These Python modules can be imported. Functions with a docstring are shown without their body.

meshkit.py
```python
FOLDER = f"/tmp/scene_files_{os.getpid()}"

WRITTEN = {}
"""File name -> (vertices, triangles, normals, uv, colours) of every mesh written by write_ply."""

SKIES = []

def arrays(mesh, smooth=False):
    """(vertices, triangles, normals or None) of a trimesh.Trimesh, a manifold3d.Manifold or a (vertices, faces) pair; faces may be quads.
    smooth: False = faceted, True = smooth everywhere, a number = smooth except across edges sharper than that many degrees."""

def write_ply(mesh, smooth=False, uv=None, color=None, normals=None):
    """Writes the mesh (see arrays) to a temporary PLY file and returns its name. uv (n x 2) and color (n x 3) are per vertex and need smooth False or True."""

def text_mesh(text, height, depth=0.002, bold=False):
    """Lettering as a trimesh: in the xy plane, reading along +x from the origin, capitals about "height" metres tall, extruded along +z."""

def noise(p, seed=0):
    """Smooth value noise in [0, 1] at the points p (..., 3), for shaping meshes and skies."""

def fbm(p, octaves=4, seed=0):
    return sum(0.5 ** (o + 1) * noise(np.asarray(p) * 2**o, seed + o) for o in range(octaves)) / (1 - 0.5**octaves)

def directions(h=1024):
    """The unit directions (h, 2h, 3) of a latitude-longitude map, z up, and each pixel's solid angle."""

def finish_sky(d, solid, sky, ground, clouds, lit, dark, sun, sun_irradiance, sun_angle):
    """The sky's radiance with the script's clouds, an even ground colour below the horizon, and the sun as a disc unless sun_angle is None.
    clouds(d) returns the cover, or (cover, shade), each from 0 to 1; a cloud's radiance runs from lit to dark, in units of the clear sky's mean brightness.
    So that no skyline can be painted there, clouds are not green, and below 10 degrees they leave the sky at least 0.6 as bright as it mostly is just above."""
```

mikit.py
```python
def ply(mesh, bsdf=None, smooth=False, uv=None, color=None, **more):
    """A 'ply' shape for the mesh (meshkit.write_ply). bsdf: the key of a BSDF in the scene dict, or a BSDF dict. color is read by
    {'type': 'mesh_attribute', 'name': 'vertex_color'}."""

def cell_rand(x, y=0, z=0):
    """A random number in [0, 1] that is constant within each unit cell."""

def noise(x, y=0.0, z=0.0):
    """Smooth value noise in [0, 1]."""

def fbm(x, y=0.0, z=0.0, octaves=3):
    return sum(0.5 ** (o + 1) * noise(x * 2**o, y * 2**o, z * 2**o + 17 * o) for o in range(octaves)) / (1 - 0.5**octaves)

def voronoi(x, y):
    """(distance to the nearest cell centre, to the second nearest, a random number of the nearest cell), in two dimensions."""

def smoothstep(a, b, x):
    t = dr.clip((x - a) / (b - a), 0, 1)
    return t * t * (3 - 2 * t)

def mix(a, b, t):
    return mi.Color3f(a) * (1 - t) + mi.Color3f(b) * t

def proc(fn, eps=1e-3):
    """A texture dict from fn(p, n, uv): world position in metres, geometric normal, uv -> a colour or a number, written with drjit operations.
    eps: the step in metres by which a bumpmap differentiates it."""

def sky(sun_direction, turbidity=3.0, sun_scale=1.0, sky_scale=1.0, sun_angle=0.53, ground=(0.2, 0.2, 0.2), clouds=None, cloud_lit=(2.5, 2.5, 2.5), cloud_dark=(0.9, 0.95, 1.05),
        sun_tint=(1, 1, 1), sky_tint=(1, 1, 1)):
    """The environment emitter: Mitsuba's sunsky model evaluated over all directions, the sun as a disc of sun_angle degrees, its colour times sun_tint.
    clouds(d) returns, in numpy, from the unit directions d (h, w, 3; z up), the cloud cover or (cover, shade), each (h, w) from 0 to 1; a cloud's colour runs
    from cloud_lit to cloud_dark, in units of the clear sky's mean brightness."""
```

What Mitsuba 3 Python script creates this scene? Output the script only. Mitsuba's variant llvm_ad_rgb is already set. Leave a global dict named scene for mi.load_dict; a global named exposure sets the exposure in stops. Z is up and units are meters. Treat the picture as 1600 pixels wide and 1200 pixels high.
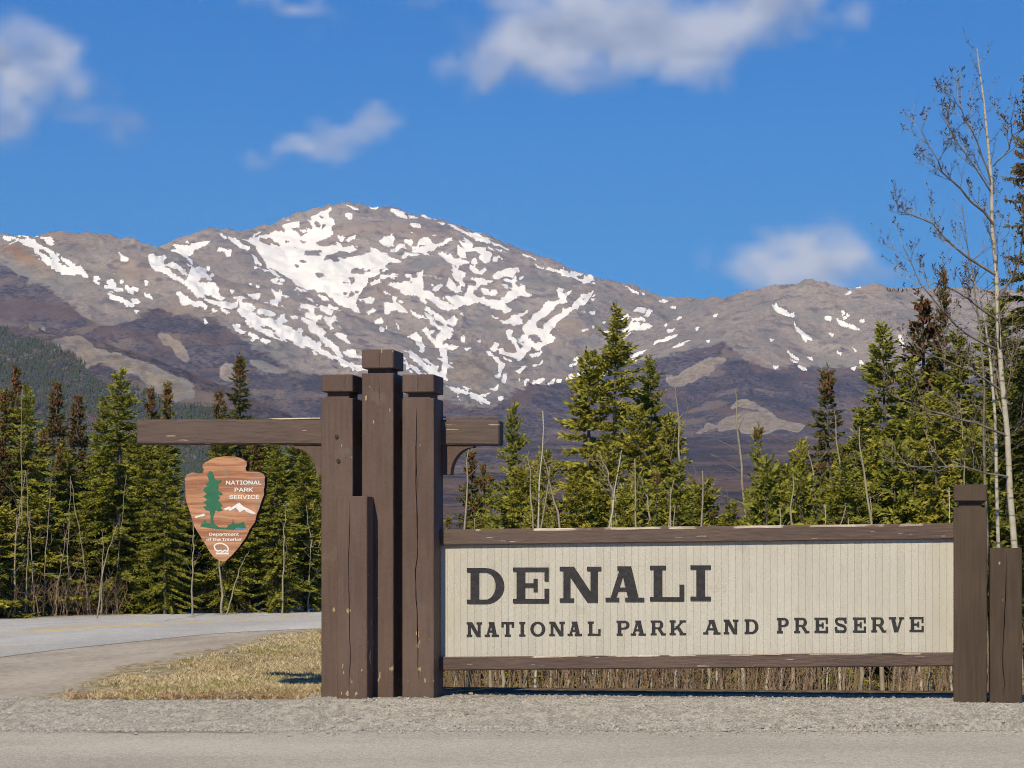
"""A wooden park entrance sign beside a road, spruces and bare aspens behind it, snow-patched mountains beyond."""
import math
import drjit as dr
import manifold3d as m3
import meshkit
import mikit
import mitsuba as mi
import numpy as np
import scipy.ndimage as ndi
import shapely
import shapely.affinity
import shapely.geometry as sg
import trimesh
from mikit import cell_rand, fbm, mix, noise, proc, smoothstep

T = mi.ScalarTransform4f
scene, labels = {}, {}
EYE, FOCAL, HORIZON, MID = 1.55, 4200.0, 862.0, 800.0   # eye height (m); the lens, in pixels of a 1600 x 1200 picture


def at(x, y, dist):
    """The point seen at pixel x, y of a 1600 x 1200 picture, dist metres away."""
    return np.array([(x - MID) / FOCAL * dist, dist, EYE + (HORIZON - y) / FOCAL * dist])


# ------------------------------------------------------------------ camera, sky, sun, exposure
scene["camera"] = {"type": "perspective", "fov": math.degrees(2 * math.atan(800 / FOCAL)), "fov_axis": "x", "near_clip": 0.5, "far_clip": 30000.0,
                   "principal_point_offset_y": (600 - HORIZON) / 1200.0,
                   "to_world": T().look_at(origin=[0, 0, EYE], target=[0, 10, EYE], up=[0, 0, 1]), "medium": {"type": "ref", "id": "air"}}
SUN_AZ, SUN_EL = math.radians(17.0), math.radians(37.0)   # behind the camera, to its left
exposure = 1.55


def cloud_cover(d):
    x, y, z = d[..., 0], d[..., 1], d[..., 2]
    yy = np.maximum(y, 1e-3)
    u, v = x / yy, z / np.hypot(x, y).clip(1e-3)
    # fair-weather clouds all over the sky, as broken heaps
    zz = np.maximum(z, 0.06)
    p = np.stack([x / zz * 0.9, y / zz * 0.9, 0 * z], -1)
    heap = meshkit.fbm(p + 3.7, 5, 11)
    cover = np.clip((heap - 0.60) * 5.5, 0, 1) * np.clip(z * 6, 0, 1)
    shade = np.clip(0.15 + 1.6 * (meshkit.fbm(p * 2.1, 4, 3) - 0.3), 0, 0.8)
    # the clouds that hang over the mountains: centre and size as slopes (x over y, z over y)
    ahead = np.clip((y - 0.9) * 20, 0, 1) * np.clip((0.34 - np.abs(u)) * 12, 0, 1) * np.clip((0.34 - v) * 12, 0, 1)
    heaps = [(-.010, .178, .018, .0075), (.008, .186, .026, .012), (.028, .197, .034, .015), (.058, .192, .030, .013), (.085, .196, .026, .012), (.062, .180, .018, .008), (.105, .205, .03, .008),
             (-.184, .184, .018, .012), (-.176, .172, .018, .012), (-.188, .158, .016, .012), (-.166, .174, .016, .010), (-.151, .159, .012, .008),
             (-.078, .152, .012, .006), (-.062, .157, .013, .0075), (-.050, .162, .010, .006), (-.092, .148, .016, .005),
             (.106, .105, .028, .010), (.128, .105, .018, .008), (.090, .102, .020, .007), (.108, .114, .016, .008),
             (-.094, .190, .013, .008), (-.064, .196, .013, .010), (-.086, .2045, .018, .004), (-.018, .2045, .022, .004), (.004, .204, .01, .004)]
    weight = [1.0, 1.1, 1.2, 1.1, 0.95, .75, 0.9, .8, .8, .72, .8, .74, .66, .72, .6, .4, .95, .85, .7, .8, .34, .3, .6, .62, .5]
    q = np.stack([u * 62, v * 80, 0 * u], -1)
    w = meshkit.fbm(q * 0.8 + 9, 4, 5) - .5
    w2 = meshkit.fbm(q * 0.8 + 31, 4, 8) - .5
    blob, low = 0 * u, 0 * u
    for (cu, cv, ru, rv), k in zip(heaps, weight):
        du, dv = (u + w * .030 - cu) / ru, (v + w2 * .020 - cv) / rv
        g = np.exp(-(du * du + dv * dv) * .9) * k
        low = np.where(g > blob, -dv, low)
        blob = np.maximum(blob, g) + 0.25 * np.minimum(blob, g)
    fine = meshkit.fbm(q * 1.25, 3, 2)
    mine = np.clip((blob - 0.27) * 1.05 + (fine - .5) * 1.0 * np.clip(blob * 2.0, 0, 1), 0, .84)
    myshade = np.clip(0.42 + 0.34 * low + 1.2 * (meshkit.fbm(q * .9 + 70, 3, 4) - .5) - .22 * mine, 0, 1)
    return cover * (1 - ahead) + mine * ahead, shade * (1 - ahead) + myshade * ahead


scene["sky"] = mikit.sky([-math.sin(SUN_AZ) * math.cos(SUN_EL), -math.cos(SUN_AZ) * math.cos(SUN_EL), math.sin(SUN_EL)], turbidity=2.6, clouds=cloud_cover,
                         ground=(.17, .15, .13), cloud_lit=(3.15, 3.4, 4.2), cloud_dark=(1.1, 1.45, 2.3), sky_tint=(.145, .53, 1.12), sun_tint=(1.0, 1.09, 1.16))
HAZE = 2.4e-5

# ------------------------------------------------------------------ helpers


def smooth01(a, b, x):
    t = np.clip((np.asarray(x, float) - a) / (b - a), 0, 1)
    return t * t * (3 - 2 * t)


def numbered(name):
    if name not in scene and name not in labels:
        return name
    k = 1
    while f"{name}_{k:03d}" in scene or f"{name}_{k:03d}" in labels:
        k += 1
    return f"{name}_{k:03d}"


def part(name, mesh, bsdf, parent=None, smooth=False, to_world=None, label=None, kind=None, **more):
    key = numbered(f"{parent}__{name}" if parent else name)
    scene[key] = mikit.ply(mesh, bsdf, smooth=smooth, **more)
    if to_world is not None:
        scene[key]["to_world"] = to_world
    if label or kind:
        labels[key] = {**({"label": label} if label else {}), **({"kind": kind} if kind else {})}
    return key


def thing(name, label, category, group=None):
    key = numbered(name)
    labels[key] = {"label": label, "category": category, **({"group": group} if group else {})}
    return key


def mat(name, color, rough=0.85, spec=0.3, bump=None, scale=1.0, two=True):
    base = {"type": "principled", "base_color": proc(color) if callable(color) else {"type": "rgb", "value": list(color)}, "roughness": rough, "specular": spec}
    if bump is not None:
        base = {"type": "bumpmap", "arbitrary": proc(bump, eps=2e-3), "scale": scale, "bsdf": base}
    scene[name] = {"type": "twosided", "bsdf": base} if two else base
    return name


def C(*v):
    return mi.Color3f(*v)


def quads(a, n, m, wrap=False):
    """Faces of an n x m grid of vertices that starts at index a."""
    i, j = np.meshgrid(np.arange(n - 1), np.arange(m if wrap else m - 1), indexing="ij")
    k = (j + 1) % m
    return a + np.stack([i * m + j, i * m + k, (i + 1) * m + k, (i + 1) * m + j], -1).reshape(-1, 4)


class Mesh:
    def __init__(self):
        self.v, self.f, self.n = [], [], 0

    def add(self, v, f):
        v, f = np.asarray(v, float), np.asarray(f, int)
        if f.shape[1] == 4:
            f = np.vstack([f[:, [0, 1, 2]], f[:, [0, 2, 3]]])
        self.v.append(v)
        self.f.append(f + self.n)
        self.n += len(v)

    def tube(self, pts, rad, sides=5):
        p, r = np.asarray(pts, float), np.broadcast_to(np.asarray(rad, float), (len(pts),))
        t = np.gradient(p, axis=0)
        t /= np.linalg.norm(t, axis=1, keepdims=True) + 1e-12
        a = np.cross(t, np.where(np.abs(t[:, 2:]) < .9, [[0, 0, 1.]], [[1., 0, 0]]))
        a /= np.linalg.norm(a, axis=1, keepdims=True) + 1e-12
        b, g = np.cross(t, a), np.arange(sides) * 2 * np.pi / sides
        v = p[:, None] + r[:, None, None] * (np.cos(g)[None, :, None] * a[:, None] + np.sin(g)[None, :, None] * b[:, None])
        self.add(v.reshape(-1, 3), quads(0, len(p), sides, True))

    def get(self):
        return np.vstack(self.v), np.vstack(self.f)


# ------------------------------------------------------------------ the air
scene["air"] = {"type": "homogeneous", "albedo": {"type": "rgb", "value": [.93, .95, .97]}, "sigma_t": {"type": "rgb", "value": [HAZE * .62, HAZE * .95, HAZE * 1.75]}}

# ------------------------------------------------------------------ the mountains


def points(text):
    return [np.array([[float(c) for c in p.split(",")] for p in q.split()]) for q in text.split(";")]


def fb(x, y, o=4, seed=0):
    return meshkit.fbm(np.stack([x, y, 0 * x + seed * 7.3], -1), o, seed) - .5


def ridge(pts):
    return np.array([at(x, y, dist) for x, y, dist in pts])


RIDGES = [  # crest line, slope of its flanks, rounding of its crest
    (ridge([(150,470,8000),(200,415,7900),(230,396,7800),(280,382,7700),(315,372,7650),(340,357,7600),(360,364,7700),(380,362,7800),(430,352,7950),(500,328,8000),(545,318,8000),(600,325,8000),(660,337,8050),(720,357,8100),(780,380,8150),(830,402,8150),(900,424,8100),(930,432,8050),(980,453,8000),(1040,461,7900),(1100,470,7700),(1140,466,7500),(1200,449,7200),(1260,443,7100),(1330,450,7100),(1365,446,7100),(1400,456,7200),(1480,452,7300),(1800,455,7400)]),.40,40),
    (ridge([(-300,380,6300),(0,367,6200),(60,371,6150),(100,361,6100),(140,359,6100),(180,380,6100),(230,396,6000),(300,468,5800),(420,535,5500),(560,590,5200),(700,622,4950),(780,642,4850),(900,700,4700)]),.36,30),
    (ridge([(1240,445,7100),(1190,500,6700),(1140,545,6200),(1180,610,5700),(1210,645,5200),(1200,720,4600)]),.34,60),
    (ridge([(545,318,8000),(610,390,7700),(650,430,7500),(720,490,7150),(745,545,6700),(742,605,6200)]),.5,60),
    (ridge([(345,360,7650),(400,430,7300),(470,492,7000),(560,530,6600),(640,575,6200)]),.5,40),
    (ridge([(980,453,8000),(935,500,7400),(880,560,6800),(830,610,6200)]),.42,70),
    (ridge([(1365,446,7100),(1400,520,6500),(1440,600,5900)]),.45,40),
    (ridge([(-300,430,3700),(0,505,3500),(110,528,3400),(200,560,3300),(290,605,3200),(340,640,3100),(420,705,2900)]),.42,50),
]


def tent(crest, k, r, X, Y, wx, wy, gullies):
    """The roof that falls away at slope k from a crest line, cut by gullies."""
    best, apart = np.full(X.shape, -1e9), np.full(X.shape, 1e9)
    for a, b in zip(crest[:-1], crest[1:]):
        dx, dy = b[0] - a[0], b[1] - a[1]
        t = np.clip(((X - a[0]) * dx + (Y - a[1]) * dy) / (dx * dx + dy * dy), 0, 1)
        t2 = np.clip(((wx - a[0]) * dx + (wy - a[1]) * dy) / (dx * dx + dy * dy), 0, 1)
        d, e = np.hypot(X - a[0] - t * dx, Y - a[1] - t * dy), np.hypot(wx - a[0] - t2 * dx, wy - a[1] - t2 * dy)
        w = np.clip(d / 300, 0, 1)
        apart = np.minimum(apart, d)
        d = d * (1 - w) + e * w
        z = a[2] + t * (b[2] - a[2])
        best = np.maximum(best, z - k * (np.sqrt(d * d + r * r) - r) + w * np.clip(z / 400, .15, 1) * gullies)
    return best, apart


def height(X, Y):
    s = np.clip((Y - 500) / 4500, 0, None)
    wx, wy = X + 160 * fb(X / 700, Y / 700, 3, 5), Y + 160 * fb(X / 700, Y / 700, 3, 6)
    h = np.minimum(230 * s ** 1.5 - 3 + 30 * fb(X / 500, Y / 500, 4, 1) * np.clip(s * 3, 0, 1), 420)
    gullies = 4 - 66 * np.abs(fb(wx / 260, wy / 420, 4, 2)) * 2
    crag = 0 * h
    for crest, k, r in RIDGES:
        c, d = tent(crest, k, r, X, Y, wx, wy, gullies)
        h = np.where(np.abs(h - c) < 25, np.maximum(h, c) + (25 - np.abs(h - c)) ** 2 / 100, np.maximum(h, c))
        crag = np.where(np.abs(h - c) < 30, np.maximum(crag, np.exp(-(d / 55) ** 2)), crag)
    a = np.clip((h - 60) / 300, 0, 1)
    rough = np.abs(fb(X / 60, Y / 90, 3, 9)) * 2
    return h + a * (22 * fb(wx / 110, wy / 150, 3, 3) + 10 * fb(X / 34, Y / 46, 3, 4) - 9 * rough + 2.5 * fb(X / 9, Y / 18, 2, 12)) + a * crag * (26 * np.clip(fb(X / 26, Y / 60, 3, 10) + .08, 0, 1) - 2.5)


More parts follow.
